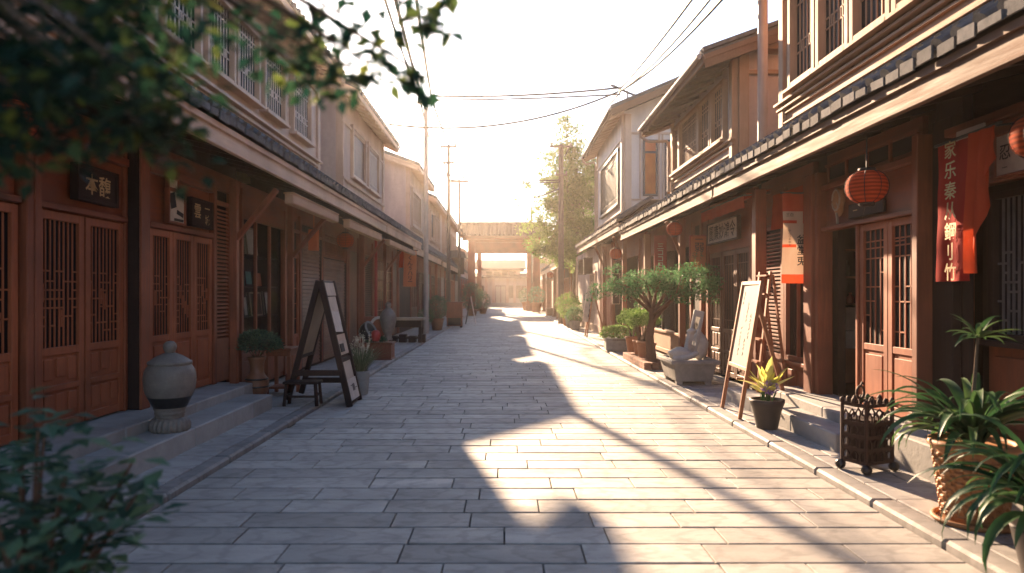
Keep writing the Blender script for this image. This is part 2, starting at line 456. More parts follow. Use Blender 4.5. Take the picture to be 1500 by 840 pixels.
# ------------------------------------------------------------------ lattice work, doors, windows
def lattice(B, a0, a1, b0, b1, style, seed=0, w=.011, n=None):
    """B(a0,a1,b0,b1) places one bar of the lattice"""
    q = random.Random(seed); W = a1 - a0; T = b1 - b0
    if style == 'motif':                       # vertical bars and a broken key pattern in the middle
        n = n or max(4, round(W / .062)); st = W / n
        for i in range(1, n): B(a0 + i * st - w / 2, a0 + i * st + w / 2, b0, b1)
        rows = [b0 + T * k for k in (.10, .17, .24, .31, .38, .45, .52, .60)]
        for r_, z in enumerate(rows):
            i = q.choice((0, 1))
            while i < n:
                ln = q.choice((1, 2, 2, 3)); e = min(n, i + ln)
                if q.random() < (.72 if .1 < r_ / 8 < .9 else .4): B(a0 + i * st, a0 + e * st, z - w / 2, z + w / 2)
                i = e + q.choice((0, 1, 1, 2))
        for k in range(n):                     # a few half-pitch uprights
            if q.random() < .4:
                z = b0 + T * q.uniform(.1, .4); B(a0 + (k + .5) * st - w / 2, a0 + (k + .5) * st + w / 2, z, z + T * .14)
    elif style == 'key':                       # open key pattern over the whole height
        n = n or 4; st = W / n; m = max(6, round(T / .16))
        for i in range(1, n): B(a0 + i * st - w / 2, a0 + i * st + w / 2, b0, b1)
        for k in range(1, m):
            i = q.choice((0, 0, 1))
            while i < n:
                e = min(n, i + q.choice((1, 2))); z = b0 + T * k / m
                if q.random() < .62: B(a0 + i * st, a0 + e * st, z - w / 2, z + w / 2)
                i = e + q.choice((0, 1))
        for z in (b0 + T * .84, b0 + T * .90): B(a0, a1, z - w / 2, z + w / 2)
    elif style == 'rails':                     # upper windows: uprights tied by pairs of rails
        n = n or max(4, round(W / .11)); st = W / n
        for i in range(1, n): B(a0 + i * st - w / 2, a0 + i * st + w / 2, b0, b1)
        for z in (.30, .40, .80, .88): B(a0, a1, b0 + T * z - w / 2, b0 + T * z + w / 2)
        for i in range(0, n, 2): B(a0 + (i + .5) * st - w / 2, a0 + (i + .5) * st + w / 2, b0 + T * .30, b0 + T * .40)
    elif style == 'grid':
        n = n or max(2, round(W / .3)); m = max(3, round(T / .3))
        for i in range(1, n): B(a0 + W * i / n - w / 2, a0 + W * i / n + w / 2, b0, b1)
        for k in range(1, m): B(a0, a1, b0 + T * k / m - w / 2, b0 + T * k / m + w / 2)
    elif style == 'bars':
        n = n or max(3, round(W / .09)); st = W / n
        for i in range(1, n): B(a0 + i * st - w / 2, a0 + i * st + w / 2, b0, b1)
        for z in (.12, .88): B(a0, a1, b0 + T * z - w / 2, b0 + T * z + w / 2)


def door_leaf(par, s, L, u0, u1, z0, z1, style='motif', split=.33, mat='door', seed=0, pane='painted_dark', label=None):
    st = min(.075, (u1 - u0) * .16); zs = z0 + (z1 - z0) * split
    mb = MB()
    mb.tint = rnd.uniform(.4, .65)
    for a, b in ((u0, u0 + st), (u1 - st, u1)): mb.fb(s, L, 0, .042, a, b, z0, z1)
    for a, b in ((z0, z0 + .08), (zs - .035, zs + .035), (z1 - .075, z1)): mb.fb(s, L, .003, .039, u0 + st - .004, u1 - st + .004, a, b)
    # panelled lower part
    mb.tint = rnd.uniform(.3, .5)
    mb.fb(s, L, .004, .022, u0 + st - .004, u1 - st + .004, z0 + .07, zs - .03)
    w = u1 - u0 - 2 * st; zm = (z0 + .08 + zs - .035) / 2
    if w > .42:
        mb.fb(s, L, .006, .045, u0 + st, u1 - st, zm - .025, zm + .025)
        for r_, (za, zb) in enumerate(((z0 + .08, zm - .025), (zm + .025, zs - .035))):
            n = 3
            for i in range(n):
                mb.tint = rnd.uniform(.35, .7)
                a = u0 + st + w * i / n
                mb.fb(s, L, .006, .036 - .005 * ((i + r_) % 2), a + .025, a + w / n - .025, za + .03 + .02 * ((i + r_) % 3), zb - .03)
    else:
        mb.tint = .55
        mb.fb(s, L, .006, .038, u0 + st + .035, u1 - st - .035, z0 + .125, zs - .08)
    d = mb.build('door', M[mat], par, bevel=.004)
    if label: d['label'] = label
    mb = MB(); mb.tint = .55
    lattice(lambda a, b, c, e: mb.fb(s, L, .0095, .020, a, b, c, e), u0 + st, u1 - st, zs + .035, z1 - .075, style, seed, .0145)
    mb.build('lattice', M[mat], d)
    mb = MB(); mb.fb(s, L, .003, .009, u0 + st, u1 - st, zs + .03, z1 - .07); mb.build('pane', M[pane], d)
    return d


def window(par, s, L, u0, u1, z0, z1, frame='creamv', bars=None, style='rails', seed=0, pane='glassd', fw=.06, depth=.08, sill=True):
    mb = MB()
    for a, b in ((u0 - fw, u0), (u1, u1 + fw)): mb.fb(s, L, -.01, depth, a, b, z0 - fw, z1 + fw)
    for a, b in ((z0 - fw, z0), (z1, z1 + fw)): mb.fb(s, L, -.01, depth - .003, u0, u1, a, b)
    w = mb.build('window', M[frame], par, bevel=.004)
    mb = MB(); mb.fb(s, L, -.01, .012, u0, u1, z0, z1); mb.build('pane', M[pane], w)
    if style:
        mb = MB(); lattice(lambda a, b, c, e: mb.fb(s, L, .0125, .026, a, b, c, e), u0, u1, z0, z1, style, seed, .020)
        mb.build('lattice', M[bars or frame], w)
    if sill:
        mb = MB(); mb.fb(s, L, 0, depth + .06, u0 - fw - .03, u1 + fw + .03, z0 - fw - .05, z0 - fw); mb.build('sill', M[frame], w, bevel=.005)
    return w


def tile_slope(mb, s, Le, ze, Lw, zw, u0, u1, pitch=.23, caps=True):
    """one tiled slope from eave (Le,ze) up to (Lw,zw): bed, rows of barrel tiles in courses, end plates"""
    d = Vector((s * (Lw - Le), 0, zw - ze)); ln = d.length; d.normalize(); nn = Vector((-d.z * s, 0, d.x * s))
    if nn.z < 0: nn = -nn
    base = Vector((s * Le, 0, ze))
    mb.tint = .35
    c = base + d * ln / 2 + Vector((0, (u0 + u1) / 2, 0)) - nn * .03
    mb.obox(c, (0, 1, 0), d, nn, u1 - u0, ln, .05)
    n = max(1, round((u1 - u0) / pitch)); p = (u1 - u0) / n
    nc = max(1, round(ln / .42))
    for i in range(n):
        y = u0 + (i + .5) * p + rnd.uniform(-.006, .006); r = p * .30
        for k in range(nc):
            mb.tint = rnd.uniform(.15, .9)
            a = base + d * (ln * k / nc - (.02 if k else .0)) + Vector((0, y, 0)) + nn * (.012 if k % 2 else .004); b = base + d * (ln * (k + 1) / nc) + Vector((0, y, 0))
            q = [a + Vector((0, r * math.cos(t), 0)) + nn * r * math.sin(t) for t in [math.pi * j / 5 for j in range(6)]] + \
                [b + Vector((0, r * .9 * math.cos(t), 0)) + nn * r * .9 * math.sin(t) for t in [math.pi * j / 5 for j in range(6)]]
            mb.add(q, [(j, j + 1, j + 7, j + 6) for j in range(5)] + [(5, 4, 3, 2, 1, 0)], False)
        if caps:
            mb.tint = rnd.uniform(.1, 1.0)
            pc = base + Vector((0, y, 0)) + nn * .012 + Vector((-s * rnd.uniform(.004, .022), 0, rnd.uniform(-.012, .012)))
            mb.obox(pc + Vector((0, p * .5 + rnd.uniform(-.01, .01), -.04)), (0, 1, rnd.uniform(-.06, .06)), (1, rnd.uniform(-.3, .3), rnd.uniform(-.25, .25)), (0, 0, 1), p * rnd.uniform(.72, .95), .018, rnd.uniform(.065, .10))


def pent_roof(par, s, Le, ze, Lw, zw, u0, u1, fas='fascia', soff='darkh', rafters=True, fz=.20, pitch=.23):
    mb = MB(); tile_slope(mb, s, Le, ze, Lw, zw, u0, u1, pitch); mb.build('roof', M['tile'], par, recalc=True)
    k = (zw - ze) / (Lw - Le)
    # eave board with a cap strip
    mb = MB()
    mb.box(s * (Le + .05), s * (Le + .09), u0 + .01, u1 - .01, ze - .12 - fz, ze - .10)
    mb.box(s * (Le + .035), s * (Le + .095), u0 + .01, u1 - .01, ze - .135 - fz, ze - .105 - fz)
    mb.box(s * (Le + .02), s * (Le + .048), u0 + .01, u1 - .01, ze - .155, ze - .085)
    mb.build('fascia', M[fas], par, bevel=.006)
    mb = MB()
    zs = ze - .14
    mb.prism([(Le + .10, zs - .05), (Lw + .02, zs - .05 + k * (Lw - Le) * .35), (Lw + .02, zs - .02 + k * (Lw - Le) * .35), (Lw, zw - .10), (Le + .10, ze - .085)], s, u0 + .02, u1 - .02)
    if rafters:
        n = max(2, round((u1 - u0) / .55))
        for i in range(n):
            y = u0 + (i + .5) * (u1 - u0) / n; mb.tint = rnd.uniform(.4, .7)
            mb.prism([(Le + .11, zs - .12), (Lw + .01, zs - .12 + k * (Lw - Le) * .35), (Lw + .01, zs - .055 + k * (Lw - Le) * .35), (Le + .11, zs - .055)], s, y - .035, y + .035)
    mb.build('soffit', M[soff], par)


def upper(par, s, L, u0, u1, z0, Le, ze, slope, ov, wall='plaster', Lr=7.2, bands=(), soff='cream', trim='creamv', barge='fascia', gut=False):
    """upper storey: wall with gable ends, tiled saddle roof, soffit, barge boards, mouldings"""
    zt = ze + slope * (L - Le) - .16; zr = ze + slope * (Lr - Le)
    mb = MB(); mb.prism([(L, z0), (2 * Lr - L, z0), (2 * Lr - L, zt), (Lr, zr - .16), (L, zt)], s, u0, u1); mb.build('wall', M[wall], par)
    mb = MB(); tile_slope(mb, s, Le, ze, Lr, zr, u0 - ov, u1 + ov, .26); tile_slope(mb, s, 2 * Lr - Le, ze, Lr, zr, u0 - ov, u1 + ov, .26, False)
    mb.tint = .4
    mb.tube([(s * Lr, u0 - ov - .02, zr + .06), (s * Lr, u1 + ov + .02, zr + .06)], .11, 8, True, False)
    for y in (u0 - ov + .06, u1 + ov - .06):            # verge tiles
        for sg in (0, 1):
            Lx = Le if sg == 0 else 2 * Lr - Le
            mb.bar((s * Lx, y, ze + .06), (s * Lr, y, zr + .06), .16, .07)
    mb.build('roof', M['tile'], par)
    for y in (u0 - ov - .012, u1 + ov + .012):
        mb = MB()
        for Lx in (Le + .01, 2 * Lr - Le - .01):
            p = Vector((s * Lx, y, ze - .17)); q = Vector((s * Lr, y, zr - .17))
            mb.bar(p, q, .035, .22); mb.bar(p + Vector((0, math.copysign(.025, y - (u0 + u1) / 2), .075)), q + Vector((0, math.copysign(.025, y - (u0 + u1) / 2), .075)), .03, .09)
        mb.build('barge_board', M[barge], par, bevel=.005)
    mb = MB()
    mb.box(s * (Le - .005), s * (Le + .03), u0 - ov, u1 + ov, ze - .20, ze - .065)
    mb.build('fascia', M[barge], par, bevel=.005)
    mb = MB()
    for Lx in (Le + .035, ):
        mb.prism([(Lx, ze - .19), (L + .01, zt - .06), (L + .01, zt + .06), (Lx, ze - .07)], s, u0 - ov + .02, u1 + ov - .02)
        n = max(3, round((u1 - u0) / .45))
        for i in range(n + 1):
            y = u0 - ov + .1 + (u1 - u0 + 2 * ov - .2) * i / n
            mb.prism([(Lx + .01, ze - .25), (L + .005, zt - .12), (L + .005, zt - .055), (Lx + .01, ze - .185)], s, y - .03, y + .03)
    mb.build('soffit', M[soff], par)
    mb = MB()
    for z, hgt, d in bands: mb.fb(s, L, 0, d, u0 - d * .7, u1 + d * .7, z, z + hgt)
    for y in (u0 - .012, u1 - .148): mb.fb(s, L, -.14, .055, y, y + .16, z0, zt - .05)
    mb.build('trim', M[trim], par, bevel=.006)
    if gut:
        mb = MB(); mb.tube([(s * (Le - .06), u0 - ov + .02, ze - .06), (s * (Le - .06), u1 + ov - .02, ze - .09)], .05, 8); mb.build('gutter', M['pole'], par)
        mb = MB(); y = u1 + ov - .12
        mb.tube([(s * (Le - .06), y, ze - .1), (s * (Le - .03), y, ze - .28), (s * (Le + .15), y - .02, ze - .40), (s * (L - .16), u1 - .05, ze - .46), (s * (L - .10), u1 + .02, ze - .62), (s * (L - .10), u1 + .02, z0 + .2)], .04, 8)
        mb.build('downpipe', M['creamv'], par)
    return zt


def posts(par, s, L, us, z0, z1, w=.11, v=(-.02, .07), mat='red', name='post'):
    for u in us:
        mb = MB(); mb.tint = rnd.uniform(.4, .6); mb.fb(s, L, v[0], v[1], u - w / 2, u + w / 2, z0, z1); mb.build(name, M[mat], par, bevel=.008)


def column(par, s, L, u, z0, z1, w=.11, mat='red', brace=None):
    mb = MB(); x = s * L
    mb.box(x - w / 2, x + w / 2, u - w / 2, u + w / 2, z0 + .06, z1); mb.tint = .3; mb.box(x - w * .75, x + w * .75, u - w * .75, u + w * .75, z0 - .07, z0 + .062)
    c = mb.build('column', M[mat], par, bevel=.008)
    if brace:
        mb = MB(); mb.bar((x - s * .03, u, brace[0]), (s * brace[1], u - .1, brace[2]), .06, .07); mb.build('brace', M[mat], c, bevel=.006)
    return c


def bay(par, s, L, u0, u1, kind, z0=.12, z1=2.42, seed=0, mat='door'):
    """fills one ground floor bay between two posts"""
    W = u1 - u0
    if kind == 'doors':
        n = max(2, round(W / .62))
        for i in range(n): door_leaf(par, s, L, u0 + W * i / n + .006, u0 + W * (i + 1) / n - .006, z0, z1, 'motif', .34, mat, seed + i)
    elif kind == 'shutter':
        mb = MB(); z = z0; 
        while z < z1 - .03:
            mb.tint = rnd.uniform(.3, .75)
            mb.prism([(L, z), (L - .035, z + .01), (L - .02, z + .075), (L, z + .075)], s, u0 + .03, u1 - .03); z += .078
        d = mb.build('shutter', M['shutter'], par)
        mb = MB(); 
        for a in (u0, u1 - .05): mb.fb(s, L, 0, .06, a, a + .05, z0, z1)
        mb.build('rail', M['dark'], d)
    elif kind == 'glass':
        w = window(par, s, L, u0 + .06, u1 - .06, z0 + .62, z1 - .06, mat, None, None, 0, 'glassd', .06, .07, True)
        mb = MB(); n = max(2, round(W / .8))
        for i in range(1, n): mb.fb(s, L, .013, .05, u0 + W * i / n - .02, u0 + W * i / n + .02, z0 + .62, z1 - .06)
        mb.fb(s, L, .013, .046, u0 + .06, u1 - .06, z1 - .5, z1 - .46)
        mb.build('glazing_bar', M[mat], w)
        mb = MB(); n = max(2, round(W / .55)); mb.tint = .4; mb.fb(s, L, 0, .03, u0, u1, z0, z0 + .5)
        for i in range(n): mb.tint = rnd.uniform(.4, .7); mb.fb(s, L, .03, .05, u0 + W * i / n + .05, u0 + W * (i + 1) / n - .05, z0 + .07, z0 + .43)
        mb.build('panel', M[mat], par, bevel=.005)
    elif kind == 'grid':
        window(par, s, L, u0 + .06, u1 - .06, z0 + .3, z1 - .06, mat, None, 'grid', seed, 'glassd', .06, .07, True)
        mb = MB(); mb.fb(s, L, 0, .035, u0, u1, z0, z0 + .18); mb.build('panel', M[mat], par)
    elif kind == 'planks':
        mb = MB(); n = max(3, round(W / .16))
        for i in range(n): mb.tint = rnd.uniform(.2, .8); mb.fb(s, L, 0, .028 + rnd.uniform(0, .006), u0 + W * i / n + .003, u0 + W * (i + 1) / n - .003, z0, z1)
        mb.build('panel', M['dark' if mat == 'dark' else mat], par)
    elif kind == 'louvre':
        mb = MB(); z = z0 + .6
        for a in (u0, u1 - .05): mb.fb(s, L, 0, .06, a, a + .05, z0, z1)
        for a, b in ((z0, z0 + .58), (z1 - .06, z1)): mb.fb(s, L, 0, .045, u0 + .05, u1 - .05, a, b)
        while z < z1 - .1: mb.tint = rnd.uniform(.4, .7); mb.prism([(L, z), (L - .04, z - .02), (L - .04, z), (L, z + .02)], s, u0 + .05, u1 - .05); z += .055
        mb.build('louvre_panel', M[mat], par)


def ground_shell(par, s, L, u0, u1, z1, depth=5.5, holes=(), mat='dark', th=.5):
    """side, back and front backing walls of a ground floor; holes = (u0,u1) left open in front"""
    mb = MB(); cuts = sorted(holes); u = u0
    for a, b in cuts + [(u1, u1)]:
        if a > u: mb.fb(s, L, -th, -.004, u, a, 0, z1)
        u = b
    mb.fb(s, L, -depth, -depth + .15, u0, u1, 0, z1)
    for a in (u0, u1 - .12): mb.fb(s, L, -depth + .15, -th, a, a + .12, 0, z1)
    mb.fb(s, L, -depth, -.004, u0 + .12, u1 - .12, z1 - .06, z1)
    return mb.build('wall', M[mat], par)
# ================================================================== SETTING
mb = MB(); mb.box(-130, 130, -60, 130, -.30, -.055); struct(mb, 'ground', M['earth']); mb = MB(); mb.box(-2.6, 2.74, -5, 84, -.054, -.040); struct(mb, 'street_bed', M['joint'])
SX0, SX1 = -2.60, 2.74           # street edges (kerb faces)
Y0, Y1 = -5.0, 84.0


def slabs(mb, x0, x1, y0, y1, row, lmin, lmax, gap, z, zj, ch=.006, seed=1, gy=None):
    gy = gy or gap
    q = random.Random(seed); y = y0
    while y < y1 - .05:
        ye = min(y + row, y1); x = x0 - q.uniform(0, lmax * .7)
        while x < x1:
            xe = x + q.uniform(lmin, lmax)
            if x1 - xe < lmin * .4: xe = x1
            a, b = max(x, x0) + gap / 2, min(xe, x1) - gap / 2
            if b - a > .05:
                mb.tint = q.random(); zz = z + q.uniform(-.0025, .0025); tl = q.uniform(-.0015, .0015)
                c, d = y + gy / 2, ye - gy / 2
                P = [(a, c, zj), (b, c, zj), (b, d, zj), (a, d, zj), (a, c, zz - ch), (b, c, zz - ch), (b, d, zz - ch), (a, d, zz - ch),
                     (a + ch, c + ch, zz - tl), (b - ch, c + ch, zz), (b - ch, d - ch, zz + tl), (a + ch, d - ch, zz)]
                mb.add(P, [(0, 1, 5, 4), (1, 2, 6, 5), (2, 3, 7, 6), (3, 0, 4, 7), (4, 5, 9, 8), (5, 6, 10, 9), (6, 7, 11, 10), (7, 4, 8, 11), (8, 9, 10, 11)])
            x = xe
        y = ye


mb = MB(); slabs(mb, SX0, SX1, Y0, Y1, .312, .5, 1.15, .010, 0, -.05, .003, 3, .024); struct(mb, 'street', M['paver'], recalc=False)
for side, x0, x1, nm in ((-1, -4.75, SX0 - .17, 'sidewalk'), (1, SX1 + .19, 4.75, 'sidewalk')):
    mb = MB(); slabs(mb, x0, x1, Y0, Y1, 46e-2, .5, 1.0, .010, .055, -.03, .006, 5 + side); struct(mb, nm, M['walk'], recalc=False)
    mb = MB(); mb.box(x0, x1, Y0, Y1, -.03, .040); struct(mb, 'sidewalk_bed', M['joint'])
    mb = MB(); y = Y0; q = random.Random(11 + side)
    xa, xb = (SX0 - .165, SX0) if side < 0 else (SX1, SX1 + .185)
    while y < Y1:
        ln = q.uniform(.8, 1.2); mb.tint = q.uniform(.2, .9); dz = q.uniform(-.004, .004)
        mb.box(xa + .003, xb - .003, y + .004, y + ln - .004, -.03, .060 + dz); y += ln
    struct(mb, 'kerb', M['kerb'], bevel=.02)

# ================================================================== LEFT ROW
T = {}
S = -1
# --- near shop house on the left
b = T['L1'] = thing('shop_house', 'nearest red timber shop house on the left with stone steps and carved doors', 'building', (-4.6, 6.8, 0))
ground_shell(b, S, 4.10, -4, 17.5, 4.2, 5.0, [(10.42, 12.33)])
upper(b, S, 4.2, -4, 15.3, 4.05, 3.7, 6.62, .42, .45, 'cream', 7.2, ((4.50, .05, .10), (4.40, .045, .06), (4.18, .10, .04), (6.05, .07, .05)))
for i, (a, c) in enumerate(((4.4, 5.3), (5.5, 6.4), (7.1, 8.0), (8.3, 9.2), (9.5, 10.35), (10.55, 11.4), (11.75, 12.75), (13.35, 14.45))):
    window(b, S, 4.2, a, c, 4.82, 5.86, 'creamv', 'bars', 'rails', i, 'painted_dark', .07, .10)
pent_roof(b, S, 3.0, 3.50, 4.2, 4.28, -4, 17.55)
# steps
mb = MB(); u = -3.9; q = random.Random(4)
while u < 9.1: ln = min(q.uniform(1.1, 1.7), 9.15 - u); mb.tint = q.uniform(.3, .8); mb.fb(S, 3.12, -.42, 0, u + .003, u + ln - .003, .0, .25); u += ln
mb.build('step', M['stone'], b, bevel=.012)
mb = MB(); u = -3.9
while u < 9.5: ln = min(q.uniform(.9, 1.5), 9.55 - u); mb.tint = q.uniform(.3, .8); mb.fb(S, 3.50, -.62, 0, u + .003, u + ln - .003, .0, .36); u += ln
mb.build('step', M['stone'], b, bevel=.012)
FL = 4.05
# bay with the two broad doors
for i, (a, c) in enumerate(((4.30, 4.95), (4.97, 5.62))): door_leaf(b, S, FL, a, c, .38, 2.33, 'motif', .36, 'door', 30 + i)
for i, (a, c) in enumerate(((5.85, 6.50), (6.53, 7.17))): door_leaf(b, S, FL, a, c, .38, 2.33, 'motif', .36, 'door', 11 + i)
posts(b, S, FL, (5.70, 5.80), .36, 3.1, .085, (-.06, .09)); posts(b, S, FL, (7.21,), .36, 3.1, .06, (-.06, .05))
mb = MB()
for a, c in ((4.2, 5.62), (5.84, 7.2)):
    mb.tint = .5; mb.fb(S, FL, -.03, .012, a, c, 2.33, 2.95); mb.tint = .35; mb.fb(S, FL, -.03, .09, a, c, 2.93, 3.01); mb.fb(S, FL, -.03, .075, a, c, 2.345, 2.40); mb.tint = .3; mb.fb(S, FL, -.03, .03, a, c, 3.012, 3.3)
mb.build('header', M['redh'], b, bevel=.006)
# projecting pier and the three narrow doors
mb = MB(); mb.tint = .35; mb.fb(S, FL, -.1, .16, 7.26, 7.40, .36, 3.2); mb.build('pier', M['dark'], b, bevel=.01)  # dark body paints the shaded side; the red strip paints the lit front
mb = MB(); mb.fb(S, FL, .165, .195, 7.24, 7.42, .36, 3.2); mb.build('post', M['red'], b, bevel=.008)
for i in range(3): door_leaf(b, S, FL - .04, 7.62 + i * .545, 7.62 + (i + 1) * .545 - .012, .38, 2.33, 'motif', .36, 'door', 21 + i)
posts(b, S, FL, (7.55, 9.32), .36, 3.1, .10, (-.06, .10))
mb = MB(); mb.tint = .6; mb.fb(S, FL, -.03, .03, 7.6, 9.27, 2.33, 2.98); mb.tint = .35; mb.fb(S, FL, -.03, .11, 7.6, 9.27, 2.96, 3.05); mb.fb(S, FL, -.03, .10, 7.6, 9.27, 2.345, 2.41); mb.fb(S, FL, -.03, .03, 7.4, 10.35, 3.052, 3.3); mb.build('header', M['redh'], b, bevel=.006)
bay(b, S, FL, 9.40, 9.95, 'louvre', .36, 2.9)
posts(b, S, FL, (10.0, 10.36), .12, 3.1, .09)
bay(b, S, FL, 10.05, 10.32, 'planks', .12, 3.0, 0, 'red')
column(b, S, 3.74, 9.43, .25, 3.16, .10, 'red', (2.35, 3.12, 3.02))
# display window
mb = MB()
for z in (.62, 1.22, 1.72, 2.22): mb.fb(S, FL, -.46, -.04, 10.42, 12.33, z - .02, z)
mb.fb(S, FL, -.5, -.46, 10.42, 12.33, .12, 3.1)
mb.build('shelf', M['dark'], b)
mb = MB(); mb.fb(S, FL, -.03, .03, 10.40, 12.35, .12, .62); [mb.fb(S, FL, .03, .05, 10.45 + i * .48, 10.89 + i * .48, .2, .55) for i in range(4)]; mb.fb(S, FL, -.03, .06, 10.40, 12.35, .62, .68); mb.build('panel', M['red'], b, bevel=.005); mb = MB(); mb.fb(S, FL, -.02, .05, 10.40, 12.35, 2.75, 3.2); mb.build('header', M['redh'], b)
gw = MB(); [gw.fb(S, FL, -.02, .03, u - .025, u + .025, .68, 2.75) for u in (11.05, 11.7)]; gw = gw.build('window', M['red'], b, bevel=.004)
mb = MB(); mb.fb(S, FL, -.006, 0, 10.42, 12.33, .68, 2.75); mb.build('pane', M['glass'], gw)
posts(b, S, FL, (12.40, 13.32), .12, 3.1, .10)
column(b, S, 3.80, 12.10, .10, 3.14, .10, 'red', (2.25, 3.12, 2.98))
door_leaf(b, S, FL, 12.47, 13.26, .12, 2.35, 'grid', .3, 'door', 3)
# shutters
bay(b, S, FL, 13.38, 14.85, 'shutter', .12, 2.75); bay(b, S, FL, 14.98, 17.15, 'shutter', .12, 2.35)
posts(b, S, FL, (14.91, 17.25), .12, 3.1, .10)
window(b, S, FL, 15.1, 17.0, 2.46, 2.92, 'red', None, 'bars', 3, 'glassd', .05, .06, False)
mb = MB(); mb.fb(S, FL, -.03, .02, 10.4, 17.45, 2.98, 3.3); mb.fb(S, FL, .02, .06, 12.5, 17.45, 2.76, 2.82); mb.build('header', M['redh'], b, bevel=.006)
# awning boxes under the eave
for a, c in ((9.9, 12.6), (13.5, 17.0)):
    mb = MB(); mb.fb(S, 3.10, -.10, .03, a, c, 2.90, 3.04); mb.fb(S, 3.10, -.12, .04, a - .01, c + .01, 3.042, 3.07); mb.build('awning_box', M['tan'], b, bevel=.012)

# --- second house on the left
b = T['L2'] = thing('shop_house', 'second timber house on the left with a red pole and lattice front', 'building', (-4.6, 21, 0))
ground_shell(b, S, 4.10, 17.6, 25.4, 4.2)
upper(b, S, 4.2, 17.5, 23.4, 4.05, 3.7, 6.75, .50, .4, 'plaster', 7.2, ((4.55, .06, .08), (6.02, .07, .05)), 'cream')
window(b, S, 4.2, 18.6, 20.2, 4.85, 6.1, 'creamv', None, None, 0, 'shutter', .09, .09); window(b, S, 4.2, 20.7, 22.3, 4.85, 6.1, 'creamv', 'bars', 'bars', 1, 'painted_dark', .09, .09)
pent_roof(b, S, 3.0, 3.50, 4.2, 4.28, 17.6, 24.8)
for a, c, k in ((17.5, 18.5, 'planks'), (18.7, 20.5, 'louvre'), (20.7, 24.2, 'grid'), (24.35, 25.3, 'planks')): bay(b, S, FL, a, c, k, .12, 2.7, 5, 'door' if k == 'grid' else 'brown')
posts(b, S, FL, (17.45, 18.6, 20.6, 24.28, 25.36), .12, 3.1, .12)
mb = MB(); mb.fb(S, FL, -.03, .03, 17.5, 25.4, 2.72, 3.3); mb.build('header', M['redh'], b, bevel=.006)
column(b, S, 3.72, 17.75, .10, 3.14, .13, 'red', (2.3, 3.12, 3.0)); column(b, S, 3.65, 19.3, .10, 3.14, .07, 'redpaint'); column(b, S, 3.7, 21.0, .10, 3.14, .10, 'red', (2.3, 3.12, 3.0))
mb = MB(); mb.fb(S, 3.10, -.10, .03, 18.2, 23.5, 2.90, 3.04); mb.build('awning_box', M['tan'], b, bevel=.012)

# --- third house
b = T['L3'] = thing('shop_house', 'tall plastered house behind the concrete pole on the left', 'building', (-4.6, 31, 0))
ground_shell(b, S, 4.10, 25.6, 36.4, 4.2)
upper(b, S, 4.2, 29.8, 35.4, 4.05, 3.7, 7.15, .36, .35, 'plaster', 7.4, ((4.5, .06, .08), (6.4, .07, .05)), 'cream')
window(b, S, 4.2, 30.6, 33.4, 4.75, 6.2, 'creamv', None, 'bars', 0, 'painted_dark', .14, .09)
pent_roof(b, S, 3.35, 3.45, 4.2, 4.25, 25.5, 36.4)
for i, (a, c, k, mt) in enumerate(((25.7, 28.9, 'planks', 'dark'), (29.1, 31.2, 'doors', 'brown'), (31.4, 33.6, 'glass', 'brown'), (33.8, 36.2, 'planks', 'teal'))): bay(b, S, FL, a, c, k, .12, 2.6, 50 + i, mt)
posts(b, S, FL, (25.65, 29.0, 31.3, 33.7, 36.3), .12, 3.1, .14)
mb = MB(); mb.fb(S, FL, -.03, .03, 25.6, 36.4, 2.62, 3.3); mb.build('header', M['redh'], b)
column(b, S, 3.55, 30.6, .10, 3.1, .13, 'red'); column(b, S, 3.55, 35.2, .10, 3.1, .13, 'red')

# --- fourth and fifth
b = T['L4'] = thing('shop_house', 'fourth house on the left, low pale upper storey past the concrete pole', 'building', (-4.6, 40.5, 0))
ground_shell(b, S, 4.10, 36.6, 45.2, 4.2)
upper(b, S, 4.2, 37.3, 43.6, 4.05, 3.7, 6.75, .45, .45, 'plaster', 7.2, ((4.5, .06, .08),), 'cream')
window(b, S, 4.2, 38.2, 39.6, 4.75, 6.1, 'creamv', None, None, 0, 'glassd', .14, .09); window(b, S, 4.2, 40.6, 42.8, 4.75, 6.1, 'creamv', None, 'bars', 0, 'glassd', .12, .09)
pent_roof(b, S, 3.3, 3.4, 4.2, 4.2, 36.6, 45.2, rafters=False, pitch=.3)
for i, (a, c, k, mt) in enumerate(((36.8, 39.2, 'glass', 'brown'), (39.4, 42.2, 'doors', 'brown'), (42.4, 45, 'shutter', 'red'))): bay(b, S, FL, a, c, k, .12, 2.6, 60 + i, mt)
posts(b, S, FL, (36.7, 39.3, 42.3, 45.1), .12, 3.1, .16)
mb = MB(); mb.fb(S, FL, -.03, .03, 36.6, 45.2, 2.62, 3.3); mb.build('header', M['redh'], b)
b = T['L5'] = thing('shop_house', 'fifth house on the left, hazy long house next to the gate', 'building', (-4.6, 54, 0))
ground_shell(b, S, 4.10, 45.6, 59.0, 4.2)
upper(b, S, 4.2, 46.8, 58.2, 4.05, 3.7, 6.9, .45, .45, 'plasterw', 7.2, ((4.5, .06, .08),), 'cream')
for i in range(4): window(b, S, 4.2, 47.6 + 2.7 * i, 49.3 + 2.7 * i, 4.8, 6.1, 'creamv', None, 'bars', 0, 'glassd', .12, .09)
pent_roof(b, S, 3.3, 3.4, 4.2, 4.2, 45.6, 59.0, rafters=False, pitch=.32)
for i, (a, c, k, mt) in enumerate(((45.8, 49.8, 'grid', 'red'), (50, 54, 'doors', 'door'), (54.2, 58.8, 'shutter', 'red'))): bay(b, S, FL, a, c, k, .12, 2.6, 70 + i, mt)
posts(b, S, FL, (45.7, 49.9, 54.1, 58.9), .12, 3.1, .18)

